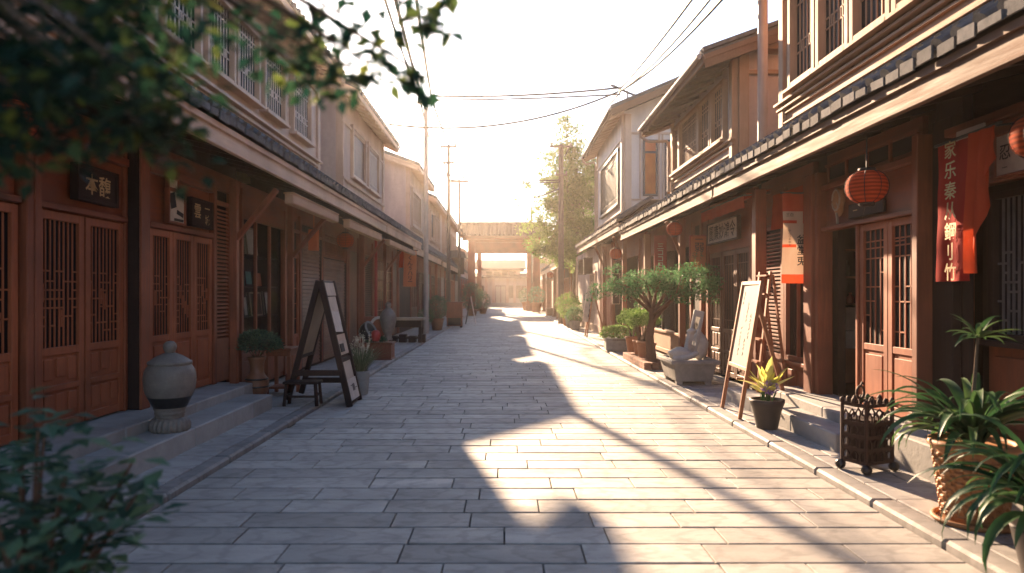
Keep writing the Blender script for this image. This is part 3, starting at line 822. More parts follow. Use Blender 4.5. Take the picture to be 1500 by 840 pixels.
# ================================================================== RIGHT ROW
S = 1; FR = 4.0
b = T['R1'] = thing('shop_house', 'nearest sunlit tan timber shop house on the right with an open doorway', 'building', (4.6, 3.5, 0))
ground_shell(b, S, 4.10, -4, 10.62, 4.05, 5.0, [(.5, 6.12), (6.5, 8.42)], 'dark', .10)
upper(b, S, 4.2, -4, 10.35, 3.95, 3.6, 7.05, .42, .3, 'tan', 7.2, ((4.42, .045, .11), (4.34, .04, .075), (4.27, .035, .04), (4.12, .03, .05), (6.15, .08, .05)), 'dark', 'tanv', 'tanf')
for i in range(11):
    c = 9.79 - .885 * i; window(b, S, 4.2, c - .68, c, 4.62, 5.98, 'tanv', 'tanv', 'rails', i, 'painted_dark', .085, .12)
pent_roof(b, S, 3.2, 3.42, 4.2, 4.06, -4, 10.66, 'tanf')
# room seen through the doorway
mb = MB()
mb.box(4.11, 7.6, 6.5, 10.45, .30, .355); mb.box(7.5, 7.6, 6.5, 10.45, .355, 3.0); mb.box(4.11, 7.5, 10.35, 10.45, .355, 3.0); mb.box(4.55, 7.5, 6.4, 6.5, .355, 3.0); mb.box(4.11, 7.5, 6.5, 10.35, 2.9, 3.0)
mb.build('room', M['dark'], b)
mb = MB()
for z in (1.45, 1.85, 2.25): mb.box(4.6, 6.9, 10.05, 10.34, z - .025, z)
for x in (4.6, 5.35, 6.1, 6.9): mb.box(x - .02, x + .02, 10.06, 10.345, .36, 2.5)
mb.build('shelf', M['red'], b)
# near lattice window with timber apron, set back from the street
NR = 4.34
mb = MB(); mb.box(NR + .005, NR + .15, .5, 6.12, .30, 3.2); mb.build('wall', M['dark'], b)
window(b, S, NR, 4.15, 5.98, 1.25, 2.42, 'dark', 'lead', 'motif', 41, 'painted_dark', .06, .07, True)
mb = MB(); mb.fb(S, NR, -.004, .02, 4.1, 6.1, .36, 1.14); [mb.fb(S, NR, .02, .04, 4.15 + .48 * i, 4.56 + .48 * i, .45, 1.05) for i in range(4)]; mb.build('panel', M['red'], b, bevel=.006)
window(b, S, NR, .9, 3.6, 1.25, 2.42, 'dark', 'lead', 'motif', 43, 'painted_dark', .06, .07, True)
mb = MB(); mb.fb(S, NR, -.004, .02, .5, 4.08, .36, 1.14); mb.build('panel', M['red'], b)
mb = MB(); mb.tint = .45; mb.fb(S, FR, -.05, .02, .5, 6.1, 2.49, 2.98); mb.tint = .3; mb.fb(S, FR, -.05, .08, .5, 6.1, 2.49, 2.55); mb.fb(S, FR, -.05, .08, .5, 6.1, 2.985, 3.06); mb.build('header', M['redh'], b, bevel=.006)
mb = MB(); mb.tint = .3; mb.fb(S, FR, -.1, -.012, 6.13, 6.42, .30, 3.2); mb.build('pier', M['dark'], b, bevel=.01)  # dark timber paints in the shade of a recess
posts(b, S, FR, (6.46, 8.50), .30, 3.1, .09, (-.06, .13)); mb = MB(); mb.fb(S, FR, -.06, .16, 8.56, 8.80, .12, 3.1); mb.build('pier', M['red'], b, bevel=.012)
mb = MB(); [mb.fb(S, FR, .021, .03, 6.62 + .45 * i, 7.0 + .45 * i, 2.99, 3.14) for i in range(4)]; tr_ = mb.build('transom', M['painted_dark'], b); mb = MB(); mb.tint = .5; mb.fb(S, FR, .02, .05, 6.52, 8.44, 3.15, 3.18); [mb.fb(S, FR, .02, .045, 6.56 + .45 * i, 6.60 + .45 * i, 2.935, 3.15) for i in range(5)]; mb.build('glazing_bar', M['red'], tr_)
door_leaf(b, S, FR, 6.53, 7.06, .36, 2.36, 'key', .33, 'door', 52); door_leaf(b, S, FR, 7.07, 7.62, .36, 2.36, 'key', .33, 'door', 55)
posts(b, S, FR, (7.66,), .36, 2.4, .05, (-.06, .06), 'door')
mb = MB(); mb.tint = .55; mb.fb(S, FR, -.05, .03, 6.52, 8.44, 2.40, 2.86); mb.tint = .4; mb.fb(S, FR, -.05, .10, 6.52, 8.44, 2.365, 2.41); mb.fb(S, FR, -.05, .10, 6.52, 8.44, 2.862, 2.93); mb.tint = .2; mb.fb(S, FR, -.05, .02, 6.52, 8.44, 2.935, 3.3); mb.build('header', M['redh'], b, bevel=.006)
bay(b, S, FR, 8.85, 9.62, 'glass', .12, 2.6, 0, 'red'); bay(b, S, FR, 9.72, 10.5, 'louvre', .12, 2.6, 0, 'red')
posts(b, S, FR, (9.67, 10.55), .12, 3.1, .09)
mb = MB(); mb.fb(S, FR, -.05, .02, 8.82, 10.6, 2.62, 3.3); mb.build('header', M['redh'], b)
column(b, S, 3.72, 10.0, .10, 3.12, .16, 'red')
mb = MB(); u = 4.2; q = random.Random(6)
while u < 9.2: ln = min(q.uniform(.9, 1.4), 9.25 - u); mb.tint = q.uniform(.3, .8); mb.fb(S, 3.50, -.6, 0, u + .003, u + ln - .003, .0, .345); u += ln
mb.build('step', M['stone'], b, bevel=.012)
mb = MB(); u = 6.62
while u < 9.9: ln = min(q.uniform(.9, 1.4), 9.95 - u); mb.tint = q.uniform(.4, .9); mb.fb(S, 3.20, -.31, 0, u + .003, u + ln - .003, .0, .235); u += ln
mb.build('step', M['stone'], b, bevel=.012)

b = T['R2'] = thing('shop_house', 'gabled timber house with railed windows behind the slim pole on the right', 'building', (4.6, 15, 0))
ground_shell(b, S, 4.10, 10.7, 19.2, 4.05, 5.5, [(14.6, 18.6)], 'dark', .10)
upper(b, S, 4.2, 12.5, 17.1, 3.95, 3.5, 5.86, .36, .42, 'plaster', 7.6, ((4.40, .045, .09), (4.31, .04, .05), (4.16, .03, .04)), 'dark', 'tanv', 'tanf', True)
for i, (a, c) in enumerate(((12.95, 13.6), (13.8, 14.5), (14.65, 16.1), (16.25, 16.75))): window(b, S, 4.2, a, c, 4.58, 5.58, 'tanv', 'tanv', 'rails', i, 'painted_dark', .07, .10)
# beam, vent and crack on the gable end
mb = MB(); mb.box(4.27, 10.9, 12.44, 12.497, 5.60, 5.68); mb.box(4.26, 4.44, 12.42, 12.497, 3.95, 5.95); mb.box(4.6, 5.0, 12.2, 12.497, 5.98, 6.12); mb.build('gable_beam', M['tanv'], b, bevel=.008)
mb = MB(); mb.add([(4.78, 12.475, 6.06), (5.75, 12.475, 6.06), (5.75, 12.475, 6.62), (4.78, 12.475, 6.30), (4.78, 12.51, 6.06), (5.75, 12.51, 6.06), (5.75, 12.51, 6.62), (4.78, 12.51, 6.30)], [(0, 1, 2, 3), (4, 5, 6, 7), (0, 1, 5, 4), (1, 2, 6, 5), (2, 3, 7, 6), (3, 0, 4, 7)])
v_ = mb.build('vent', M['glassd'], b); mb = MB()
for i in range(8): mb.box(4.84 + .12 * i, 4.86 + .12 * i, 12.44, 12.474, 6.08, 6.34)
mb.box(4.76, 5.77, 12.44, 12.472, 6.02, 6.06); mb.box(4.8, 5.7, 12.445, 12.47, 6.2, 6.215); mb.build('grille', M['tanv'], v_)
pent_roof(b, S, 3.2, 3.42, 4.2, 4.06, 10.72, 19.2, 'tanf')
for i, (a, c) in enumerate(((11.05, 11.75), (11.75, 12.45), (12.5, 13.2))): door_leaf(b, S, FR, a, c - .01, .13, 2.35, 'bars', .36, 'brown', 80 + i)
posts(b, S, FR, (10.95, 13.3, 13.75, 14.5, 18.7), .12, 3.1, .13)
bay(b, S, FR, 13.82, 14.42, 'planks', .12, 3.0, 0, 'dark'); bay(b, S, FR, 18.78, 19.15, 'planks', .12, 3.0, 0, 'red')
mb = MB(); mb.fb(S, FR, -.05, .03, 10.9, 13.25, 2.37, 3.3); mb.fb(S, FR, -.05, .03, 13.3, 19.2, 2.62, 3.3); mb.build('header', M['redh'], b)
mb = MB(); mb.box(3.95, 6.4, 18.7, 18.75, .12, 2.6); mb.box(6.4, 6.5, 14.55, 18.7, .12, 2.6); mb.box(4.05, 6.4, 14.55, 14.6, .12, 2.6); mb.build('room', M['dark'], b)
mb = MB(); mb.fb(S, FR, -.1, .02, 14.58, 18.62, .12, .22); mb.fb(S, FR, -.05, 0, 14.58, 18.62, .22, .62); mb.fb(S, FR, -.14, .05, 14.58, 18.62, .62, .68); mb.build('counter', M['tanv'], b, bevel=.006)
gw = MB(); [gw.fb(S, FR, -.03, .03, u - .025, u + .025, .68, 2.62) for u in (14.62, 16.0, 17.3, 18.58)]; gw = gw.build('window', M['dark'], b)
mb = MB(); mb.fb(S, FR, -.006, 0, 14.6, 18.6, .68, 2.62); mb.build('pane', M['glass'], gw)
column(b, S, 3.66, 17.6, .10, 3.12, .15, 'tanv'); column(b, S, 3.6, 13.9, .10, 3.12, .12, 'red', (2.4, 3.25, 3.05))

b = T['R3'] = thing('shop_house', 'tall plastered house with two amber gable windows and a wide eave', 'building', (4.6, 26, 0))
ground_shell(b, S, 4.10, 19.4, 34.4, 4.25, 5.5, [(20.2, 25.4)], 'dark', .10)
upper(b, S, 4.2, 24.4, 31.0, 4.05, 3.65, 8.0, .42, .9, 'plasterw', 7.2, ((4.5, .06, .08), (7.1, .07, .05)), 'cream', 'creamv', 'tanf', True)
window(b, S, 4.2, 25.1, 29.4, 4.95, 6.85, 'steel', 'steel', 'bars', 0, 'painted_dark', .10, .09)
mb = MB(); mb.box(4.27, 10.1, 24.34, 24.397, 7.28, 7.36); mb.box(4.27, 10.1, 24.34, 24.397, 4.92, 4.98); mb.box(4.26, 4.5, 24.3, 24.397, 4.05, 8.0)
for x in (4.82, 5.5, 5.62, 6.3): mb.box(x - .03, x + .03, 24.355, 24.397, 4.982, 7.278)
mb.build('gable_beam', M['creamv'], b, bevel=.01)
for x0 in (4.92, 5.70):
    mb = MB()
    for a, c in ((x0, x0 + .07), (x0 + .45, x0 + .52)): mb.box(a, c, 24.33, 24.40, 5.08, 7.08)
    for z in (5.08, 6.60, 7.01): mb.box(x0 + .07, x0 + .45, 24.335, 24.398, z, z + .07)
    w = mb.build('window', M['steel'], b); mb = MB(); mb.box(x0 + .06, x0 + .46, 24.37, 24.396, 5.14, 6.61); mb.build('painted_glow', M['orangew'], w); mb = MB(); mb.box(x0 + .06, x0 + .46, 24.372, 24.398, 6.66, 7.02); mb.build('pane', M['salmon'], w)  # orange sheets paint the lit look of both windows
mb = MB(); mb.tube([(4.85, 24, 8.46), (4.3, 24, 8.66), (3.84, 23.98, 8.88), (3.7, 23.98, 8.9)], .04, 6); mb.tube([(4.3, 24, 8.3), (4.3, 24, 8.72)], .03, 6); mb.build('cable_bracket', M['steel'], b)
pent_roof(b, S, 3.2, 3.72, 4.2, 4.35, 19.4, 31.0, fas='tanf', pitch=.26)
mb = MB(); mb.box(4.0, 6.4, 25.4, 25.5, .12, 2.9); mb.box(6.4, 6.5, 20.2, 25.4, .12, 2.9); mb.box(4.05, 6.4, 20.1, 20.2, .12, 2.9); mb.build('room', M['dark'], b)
posts(b, S, FR, (19.5, 20.15, 25.45), .12, 3.2, .14); bay(b, S, FR, 19.56, 20.1, 'planks', .12, 3, 0, 'red')
mb = MB(); mb.fb(S, FR, -.05, .03, 19.4, 25.4, 2.75, 3.6); mb.build('header', M['redh'], b)
column(b, S, 3.6, 20.6, .10, 3.3, .13, 'red', (2.6, 3.25, 3.3)); column(b, S, 3.6, 24.8, .10, 3.3, .15, 'red', (2.6, 3.25, 3.3)); column(b, S, 3.6, 22.8, .10, 3.3, .12, 'red')
mb = MB(); mb.fb(S, 3.62, -.4, 0, 25.6, 34.3, .0, 3.45); mb.build('wall', M['plaster'], b); mb = MB(); mb.fb(S, 3.62, 0, .04, 25.6, 34.3, .0, .35); mb.fb(S, 3.62, 0, .06, 25.6, 25.8, .352, 3.4); mb.fb(S, 3.62, 0, .06, 34.1, 34.3, .352, 3.4); mb.build('trim', M['creamv'], b)
window(b, S, 3.62, 27.2, 28.8, 1.1, 2.4, 'creamv', None, 'grid', 0, 'glassd', .1, .06)

b = T['R4'] = thing('shop_house', 'house beyond the leafy tree on the right, brown eave and lit porch pillars', 'building', (4.6, 47, 0))
ground_shell(b, S, 4.10, 41.0, 58.5, 4.25)
upper(b, S, 4.2, 42, 54.5, 4.05, 3.65, 8.2, .42, .8, 'plasterw', 7.2, ((4.5, .06, .08),), 'cream')
for i in range(3): window(b, S, 4.2, 43 + 3.8 * i, 45.4 + 3.8 * i, 5, 6.8, 'creamv', None, 'bars', 0, 'glassd', .1, .09)
pent_roof(b, S, 3.1, 3.5, 4.2, 4.25, 41.0, 58.5, rafters=False, pitch=.32)
for i, (a, c, k) in enumerate(((41.1, 42, 'planks'), (42.2, 46, 'doors'), (46.2, 50, 'grid'), (50.2, 54, 'doors'), (54.2, 58.3, 'shutter'))): bay(b, S, FR, a, c, k, .12, 2.6, 90 + i)
posts(b, S, FR, (41.05, 42.1, 46.1, 50.1, 54.1, 58.4), .12, 3.2, .18)
for u in (41.5, 45, 52, 58): column(b, S, 3.3, u, .10, 3.25, .28, 'red')

# ================================================================== GATE AND WHAT LIES BEYOND
g = thing('street_gate', 'tiled timber gate spanning the far end of the street', 'gate', (-.1, 60.5, 0))
for x, y in ((-2.95, 60), (2.75, 60), (-2.35, 62.0), (2.15, 62.0)):
    mb = MB(); w = .32 if y == 60 else .2; mb.box(x - w, x + w, y - w, y + w, 0, 6.3); mb.box(x - w - .08, x + w + .08, y - w - .08, y + w + .08, 0, .5); mb.build('pillar', M['red'], g, bevel=.02)
mb = MB(); mb.box(-2.62, 2.42, 59.85, 60.15, 5.1, 6.05); mb.box(-2.66, 2.46, 59.78, 60.22, 6.055, 6.3); mb.box(-2.1, 1.95, 61.85, 62.15, 5.3, 5.9); mb.box(-3.4, 3.2, 59.4, 62.6, 6.32, 6.5); mb.build('beam', M['redh'], g, bevel=.02)
mb = MB(); zf, zr = 6.55, 7.75
mb.prism([(59.0, 6.45), (61.0, 7.55), (63.0, 6.45), (63.0, 6.6), (61.0, 7.75), (59.0, 6.6)], 1, -3.95, 3.75)
mb.v = [Vector((p.y, p.x, p.z)) for p in mb.v]
for i in range(19):
    x = -3.85 + 7.5 * i / 18; mb.tint = rnd.uniform(.2, .8)
    mb.tube([(x, 58.95, 6.64), (x, 61, 7.79)], .115, 6); mb.tube([(x, 63.05, 6.64), (x, 61, 7.79)], .07, 6)
mb.tube([(-4.0, 61, 7.86), (3.8, 61, 7.86)], .14, 8); mb.build('roof', M['slate'], g)
mb = MB(); mb.box(-3.95, 3.75, 58.96, 59.0, 6.38, 6.56); mb.build('fascia', M['tanf'], g)


def far_house(label, s, u0, u1, ze, L=4.1):
    b = thing('shop_house', label, 'building', (s * (L + .4), (u0 + u1) / 2, 0), 0, 'hazy houses beyond the gate')
    ground_shell(b, s, L + .05, u0, u1, 3.2)
    upper(b, s, L + .1, u0, u1, 3.15, L - .4, ze, .42, .3, 'plasterw', 7.2, (), 'cream')
    n = 3
    for i in range(n): window(b, s, L + .1, u0 + (u1 - u0) * (i + .2) / n, u0 + (u1 - u0) * (i + .8) / n, 3.8, ze - .7, 'creamv', None, None, 0, 'glassd', .1, .08)
    for i in range(n): bay(b, s, L, u0 + (u1 - u0) * i / n + .1, u0 + (u1 - u0) * (i + 1) / n - .1, ('glass', 'doors', 'grid')[i], .12, 2.5, i)
    posts(b, s, L, [u0 + (u1 - u0) * i / n for i in range(n + 1)], .12, 3, .16)
    return b


far_house('first faded house beyond the gate on the left side', -1, 64, 73, 5.6); far_house('last faded house beyond the gate, left of the pale hall', -1, 74, 84, 5.2)
far_house('first faded house beyond the gate on the right side', 1, 61, 71, 5.8); far_house('last faded house beyond the gate, right of the pale hall', 1, 72, 84, 5.2)
t = thing('hall', 'pale hazy hall with stepped roofs closing the street', 'building', (-.6, 92, 0))
mb = MB(); mb.box(-4.6, 3.4, 88, 96, 0, 3.6); mb.box(-3.2, 2.0, 88.6, 95, 3.6, 4.6); mb.build('wall', M['plasterw'], t)
mb = MB()
for z0_, z1_, a, w_ in ((3.55, 4.15, -5.4, 4.2), (4.6, 5.9, -3.9, 2.7)):
    mb.prism([(86.8, z0_), (91.5, z1_), (97, z0_), (97, z0_ + .2), (91.5, z1_ + .2), (86.8, z0_ + .2)], 1, a, w_)
mb.v = [Vector((p.y, p.x, p.z)) for p in mb.v]
mb.build('roof', M['slate'], t)
for x in (-4.2, -2.4, -1.5, .3, 1.2, 3.0): mb = MB(); mb.box(x - .16, x + .16, 87.1, 87.42, 0, 3.5); mb.build('pillar', M['creamv'], t)
mb = MB()
for a in (-1.3, -.62, .02): mb.box(a, a + .08, 87.9, 87.99, .3, 2.5)
mb.box(-1.3, .1, 87.9, 87.99, 2.5, 2.62); mb.box(-1.3, .1, 87.9, 87.99, .25, .33); d = mb.build('door', M['red'], t); mb = MB(); mb.box(-1.3, .1, 87.94, 87.995, .3, 2.55); mb.build('pane', M['paper'], d)
mb = MB(); [mb.box(-5, 3.8, 85.2 + .45 * i, 88, .13 * i, .13 * (i + 1)) for i in range(3)]; mb.build('step', M['stone'], t)
t_hall = [o for o in COL.objects if o.name == 'hall'][0]
for x in (-3.9, -3.0, .75, 1.7, 2.4):
    mb = MB(); mb.box(x - .3, x + .3, 87.93, 87.99, 1.0, 2.6); w_ = mb.build('window', M['dark'], t_hall); mb = MB(); [mb.box(x - .3 + .15 * k - .02, x - .3 + .15 * k + .02, 87.90, 87.93, 1.0, 2.6) for k in range(5)]; mb.build('lattice', M['creamv'], w_)
for x in (-2.4, -1.4, -.4, .6): mb = MB(); mb.box(x - .05, x + .75, 88.5, 88.58, 3.85, 4.45); mb.build('window', M['dark'], t_hall)
t = thing('signboard', 'dark boxed sign with a small curved canopy on the last house before the gate', 'sign', (-3.1, 50, 2.9))
mb = MB(); mb.box(-3.95, -3.0, 49.85, 50.15, 3.0, 4.2); mb.build('board', M['dark'], t); mb = MB(); mb.prism([(2.85, 4.2), (3.0, 4.62), (3.5, 4.75), (4.0, 4.7), (4.0, 4.2)], -1, 49.6, 50.4); mb.build('canopy', M['tile'], t)
# ================================================================== SIGNS AND BANNERS
RL = RIGHT_OF[-1]; RR = RIGHT_OF[1]
sign('wall_sign', 'dark framed plaque with two faded gilt characters above the broad double doors on the left', 'sign', (-3.97, 6.62, 2.64), RL, .66, .34, .05, 'darkh', 'dark', '本馥', .21, 'gold', fw=.04)
sign('wall_sign', 'dark plaque with thin gilt characters above the three narrow doors on the left', 'sign', (-3.95, 8.86, 2.63), RL, .62, .36, .04, 'darkh', 'dark', [('一', .16, .14, .08), ('雲', .2, -.14, .02), ('城', .14, .14, -.07)], fw=.03)
p = sign('framed_picture', 'pale framed ink picture beside the dark plaque on the left', 'picture', (-3.95, 8.18, 2.63), RL, .42, .40, .03, 'paper', 'red', fw=.03)
mb = MB(); mb.obox((-3.932, 8.08, 2.70), (0, 1, .3), (1, 0, 0), (0, -.3, 1), .13, .004, .18); mb.obox((-3.932, 8.26, 2.56), (0, 1, -.2), (1, 0, 0), (0, .2, 1), .16, .005, .05); mb.obox((-3.932, 8.23, 2.48), (0, 1, 0), (1, 0, 0), (0, 0, 1), .22, .006, .03); mb.build('brushwork', M['ink'], p)
sign('framed_picture', 'small framed print high over the pale ink picture on the left', 'picture', (-3.95, 8.10, 2.90), RL, .24, .13, .02, 'paper', 'red', fw=.02)
sign('wall_sign', 'long cream board with bold black characters over the red doors on the right', 'sign', (3.92, 12.3, 2.72), RR, 1.72, .40, .04, 'paper', 'dark', '圖廉妙鴻令', .30, 'ink', fw=.03)
sign('wall_sign', 'little dark plaque with small pale characters under the big red lantern', 'sign', (3.94, 7.45, 2.53), RR, .72, .16, .03, 'dark', None, [('一', .1, -.2, 0), ('御廂', .12, .1, 0)], ink='gold')
p = thing('wall_ornament', 'round woven brown ornament hung on the header left of the red lantern', 'ornament', (3.94, 8.05, 2.55))
mb = MB(); mb.blob((3.93, 8.05, 2.68), (.04, .13, .17), 3, .3); mb.build('body', M['wicker'], p); mb = MB(); mb.tube([(3.9, 8.05 + .09 * math.cos(a), 2.70 + .12 * math.sin(a)) for a in [k * .5 for k in range(13)]], .012, 5); mb.tube([(3.9, 7.98, 2.6), (3.9, 8.12, 2.78)], .01, 5); mb.tube([(3.91, 8.05, 2.55), (3.91, 8.03, 2.42)], .015, 5); mb.build('cord', M['pale'], p)
sign('wall_sign', 'cream paper notice with black brush characters beside the red banner', 'sign', (3.90, 5.14, 2.68), RR, .56, .34, .02, 'paper', 'red', [('忍', .13, -.17, .02), ('彩', .2, .1, .02), ('一', .06, -.17, -.1)], ink='ink', fw=.02)
sign('wall_sign', 'small grey panel above the red banner', 'sign', (3.90, 5.72, 2.93), RR, .34, .12, .02, 'plasterw', None)
sign('hanging_sign', 'square faded red board with one black character hung over the small tree', 'sign', (3.83, 13.5, 2.39), (1, 0, 0), .37, .70, .03, 'salmon', 'redpaint', [('弱', .2, 0, .12), ('一', .16, 0, .28)], ink='ink', fw=.02)
sign('hanging_sign', 'tall narrow red board with pale marks deep in the shade behind the small tree', 'sign', (3.75, 16.5, 2.5), (1, 0, 0), .30, 1.0, .03, 'redpaint', None, '三ココ日', .17, 'paper', True)
sign('hanging_sign', 'narrow dark board with a column of white signs behind the potted shrubs', 'sign', (3.62, 22.3, 1.75), (1, 0, 0), .24, 1.0, .03, 'dark', 'pale', 'ミコナラ', .15, 'paper', True, fw=.02)
for k, (x, y, z) in enumerate(((3.3, 29.3, 2.75), (3.3, 27.2, 2.72))):
    t = thing('sign_box', ('dark box sign hung under the eave end, the one farther along', 'dark box sign hung under the eave, the one nearer')[k], 'sign', (x, y, z - .35), 0, 'dark box signs under the eave')
    mb = MB(); mb.box(x - .18, x + .18, y - .08, y + .08, z - .35, z + .3); mb.build('board', M['dark'], t, bevel=.01)
    mb = MB(); mb.tube([(x, y, z + .3), (x, y, z + .62)], .012, 5); mb.build('hanger', M['steel'], t)


def cloth(mb, org, right, nrm, w, h, nx=14, nz=26, amp=.02, fr=2.5, seed=0, bottom=None, sag=0):
    org = Vector(org); right = Vector(right); nrm = Vector(nrm); o = []
    for j in range(nz + 1):
        for i in range(nx + 1):
            a = i / nx; b_ = j / nz; hh = h if bottom is None else h * bottom(a)
            d = amp * (.25 + b_) * math.sin(fr * 2 * math.pi * a + seed + b_ * 1.2) + .012 * noise.noise(Vector((a * 3, b_ * 4, seed * 5)))
            o.append(org + right * (a * w + .012 * math.sin(b_ * 5 + seed)) - Vector((0, 0, 1)) * (b_ * hh + sag * math.sin(math.pi * a) * (1 - b_)) + nrm * d)
    mb.add(o, [(j * (nx + 1) + i, j * (nx + 1) + i + 1, (j + 1) * (nx + 1) + i + 1, (j + 1) * (nx + 1) + i) for j in range(nz) for i in range(nx)], True)


# red banner in front of the dark lattice
t = thing('banner', 'long red cloth banner with gold brush characters and an orange drape', 'banner', (3.74, 5.6, 1.70))
mb = MB(); cloth(mb, (3.74, 5.90, 2.86), (0, -1, 0), (-1, 0, 0), .40, 1.16, amp=.010, fr=1.5); mb.build('cloth', M['redcloth'], t, recalc=False)
mb = MB(); letter(mb, '家乐秦从鋼刂竹', .155, (3.715, 5.70, 2.29), RR, (0, 0, 1), True); mb.build('lettering', M['gold'], t, recalc=False)
mb = MB(); cloth(mb, (3.73, 5.50, 2.88), (0, -1, 0), (-1, 0, 0), .30, 1.12, amp=.035, fr=2.2, seed=1, bottom=lambda a: 1.0 if a < .25 else 1.0 - .78 * ((a - .25) / .75) ** .8); mb.build('drape', M['orcloth'], t, recalc=False)
mb = MB(); mb.tube([(3.745, 5.95, 2.875), (3.745, 5.15, 2.895)], .012, 6); [mb.tube([(3.745, y, 2.88), (3.92, y, 2.90)], .009, 5) for y in (5.9, 5.2)]; mb.build('rod', M['steel'], t)
# printed poster banner
t = thing('banner', 'cream printed banner with red bands hung left of the doorway', 'banner', (3.79, 8.9, 1.72))
X0, W = 3.60, .37
mb = MB(); nz0 = len(mb.f); cloth(mb, (X0, 8.88, 2.90), (1, 0, 0), (0, -1, 0), W, 1.17, amp=.012, fr=1, nz=30)
for i, f in enumerate(mb.f):
    r_ = i // 14; c_ = i % 14
    mb.m[i] = 1 if r_ < 6 or r_ > 26 or (r_ in (9, 17) and c_ < 7) or (r_ < 10 and c_ > 9) else 0
mb.build('cloth', [M['poster'], M['orcloth']], t, recalc=False)
mb = MB(); letter(mb, '盆堂兎', .13, (X0 + .245, 8.85, 2.16), (1, 0, 0), (0, 0, 1), True); letter(mb, '小山日水中大', .035, (X0 + .09, 8.85, 2.32), (1, 0, 0), (0, 0, 1), True); letter(mb, '三白', .05, (X0 + .09, 8.85, 2.62), (1, 0, 0), (0, 0, 1)); mb.build('lettering', M['ink'], t, recalc=False)
mb = MB(); mb.tube([(X0 - .02, 8.885, 2.905), (X0 + W + .06, 8.885, 2.905)], .012, 6); mb.tube([(X0 + W + .05, 8.885, 2.905), (X0 + W + .05, 8.80, 2.905)], .012, 6); mb.build('rod', M['steel'], t)
# left salmon banner
t = thing('banner', 'faded salmon hanging banner with dark brush letters under the left eave, seen past the bench', 'banner', (-3.45, 24.3, 1.8))
mb = MB(); cloth(mb, (-3.62, 24.3, 3.12), (1, 0, 0), (0, -1, 0), .46, 1.28, amp=.01, fr=1); mb.build('cloth', M['salmon'], t, recalc=False)
mb = MB(); cloth(mb, (-3.78, 24.35, 3.12), (1, 0, 0), (0, -1, 0), .15, .6, amp=.01, fr=1); mb.build('side_strip', M['orcloth'], t, recalc=False)
mb = MB(); letter(mb, 'くんぅハリー', .19, (-3.38, 24.26, 2.48), (1, 0, 0), (0, 0, 1), True); mb.build('lettering', M['ink'], t, recalc=False)
mb = MB(); mb.tube([(-3.85, 24.32, 3.13), (-3.1, 24.32, 3.13)], .02, 6); mb.build('rod', M['steel'], t)
# red awning
t = thing('awning', 'red fabric awning with a short valance over the cream signboard on the right', 'awning', (3.75, 11.2, 2.88))
mb = MB(); cloth(mb, (3.98, 12.35, 3.14), (0, -1, 0), (0, 0, 1), 2.2, .0, 12, 1, .01); n0 = len(mb.v)
mb = MB(); o = []
for i in range(15):
    y = 12.35 - 2.2 * i / 14; sg = .012 * math.sin(i * 1.9)
    o += [(3.97, y, 3.15), (3.76, y, 3.10 + sg), (3.55, y, 3.075), (3.545 + sg * .5, y, 2.98), (3.55 + sg, y, 2.875 + .006 * math.sin(i * 2.6))]
mb.add(o, [(i * 5 + k, i * 5 + k + 1, i * 5 + k + 6, i * 5 + k + 5) for i in range(14) for k in range(4)], False); mb.build('cloth', M['orcloth'], t)
mb = MB(); mb.tube([(3.56, 12.37, 3.065), (3.56, 10.13, 3.065)], .018, 6); [mb.tube([(3.56, y, 3.06), (3.96, y, 3.10)], .014, 6) for y in (12.3, 11.2, 10.2)]; mb.build('frame', M['steel'], t)
mb = MB(); cloth(mb, (3.90, 9.95, 3.02), (0, -1, 0), (-1, 0, 0), 1.0, .5, amp=.02, fr=2); solo(mb, 'cloth_panel', M['orcloth'], 'short red cloth hung over the louvred panel behind the printed banner', 'cloth', (3.9, 9.5, 2.5), recalc=False)

# ================================================================== LANTERNS
def lantern_proto():
    t = thing('paper_lantern', 'large ribbed red paper lantern hung before the carved doorway on the right', 'lantern', (0, 0, 0), 0, 'red paper lanterns under the eaves')
    mb = MB(); pr = []
    for i in range(37):
        a = -1.36 + 2.72 * i / 36; pr.append((.18 * math.cos(a) ** .75 * (1 + .026 * (-1) ** i), .15 * math.sin(a) / .98))
    mb.lathe(pr, n=32); mb.build('shade', M['lantern'], t, world=False)
    mb = MB(); mb.lathe([(.07, .140), (.075, .150), (.075, .175), (.04, .182)], n=20); mb.build('cap', M['dark'], t, world=False)
    mb = MB(); mb.lathe([(.04, -.182), (.07, -.172), (.07, -.145), (.06, -.140)], n=20); mb.build('base_ring', M['dark'], t, world=False)
    mb = MB()
    for k in range(8):
        a_ = k * math.pi / 4 + .2; mb.tube([((.186 * math.cos(e) ** .75 + .001) * math.cos(a_), (.186 * math.cos(e) ** .75 + .001) * math.sin(a_), .157 * math.sin(e)) for e in [-1.3 + 2.6 * i / 14 for i in range(15)]], .0035, 4)
    mb.build('frame', M['dark'], t, world=False)
    mb = MB(); mb.tube([(0, 0, .18), (0, 0, .48)], .006, 5); mb.build('cord', M['wire'], t, world=False)
    return t


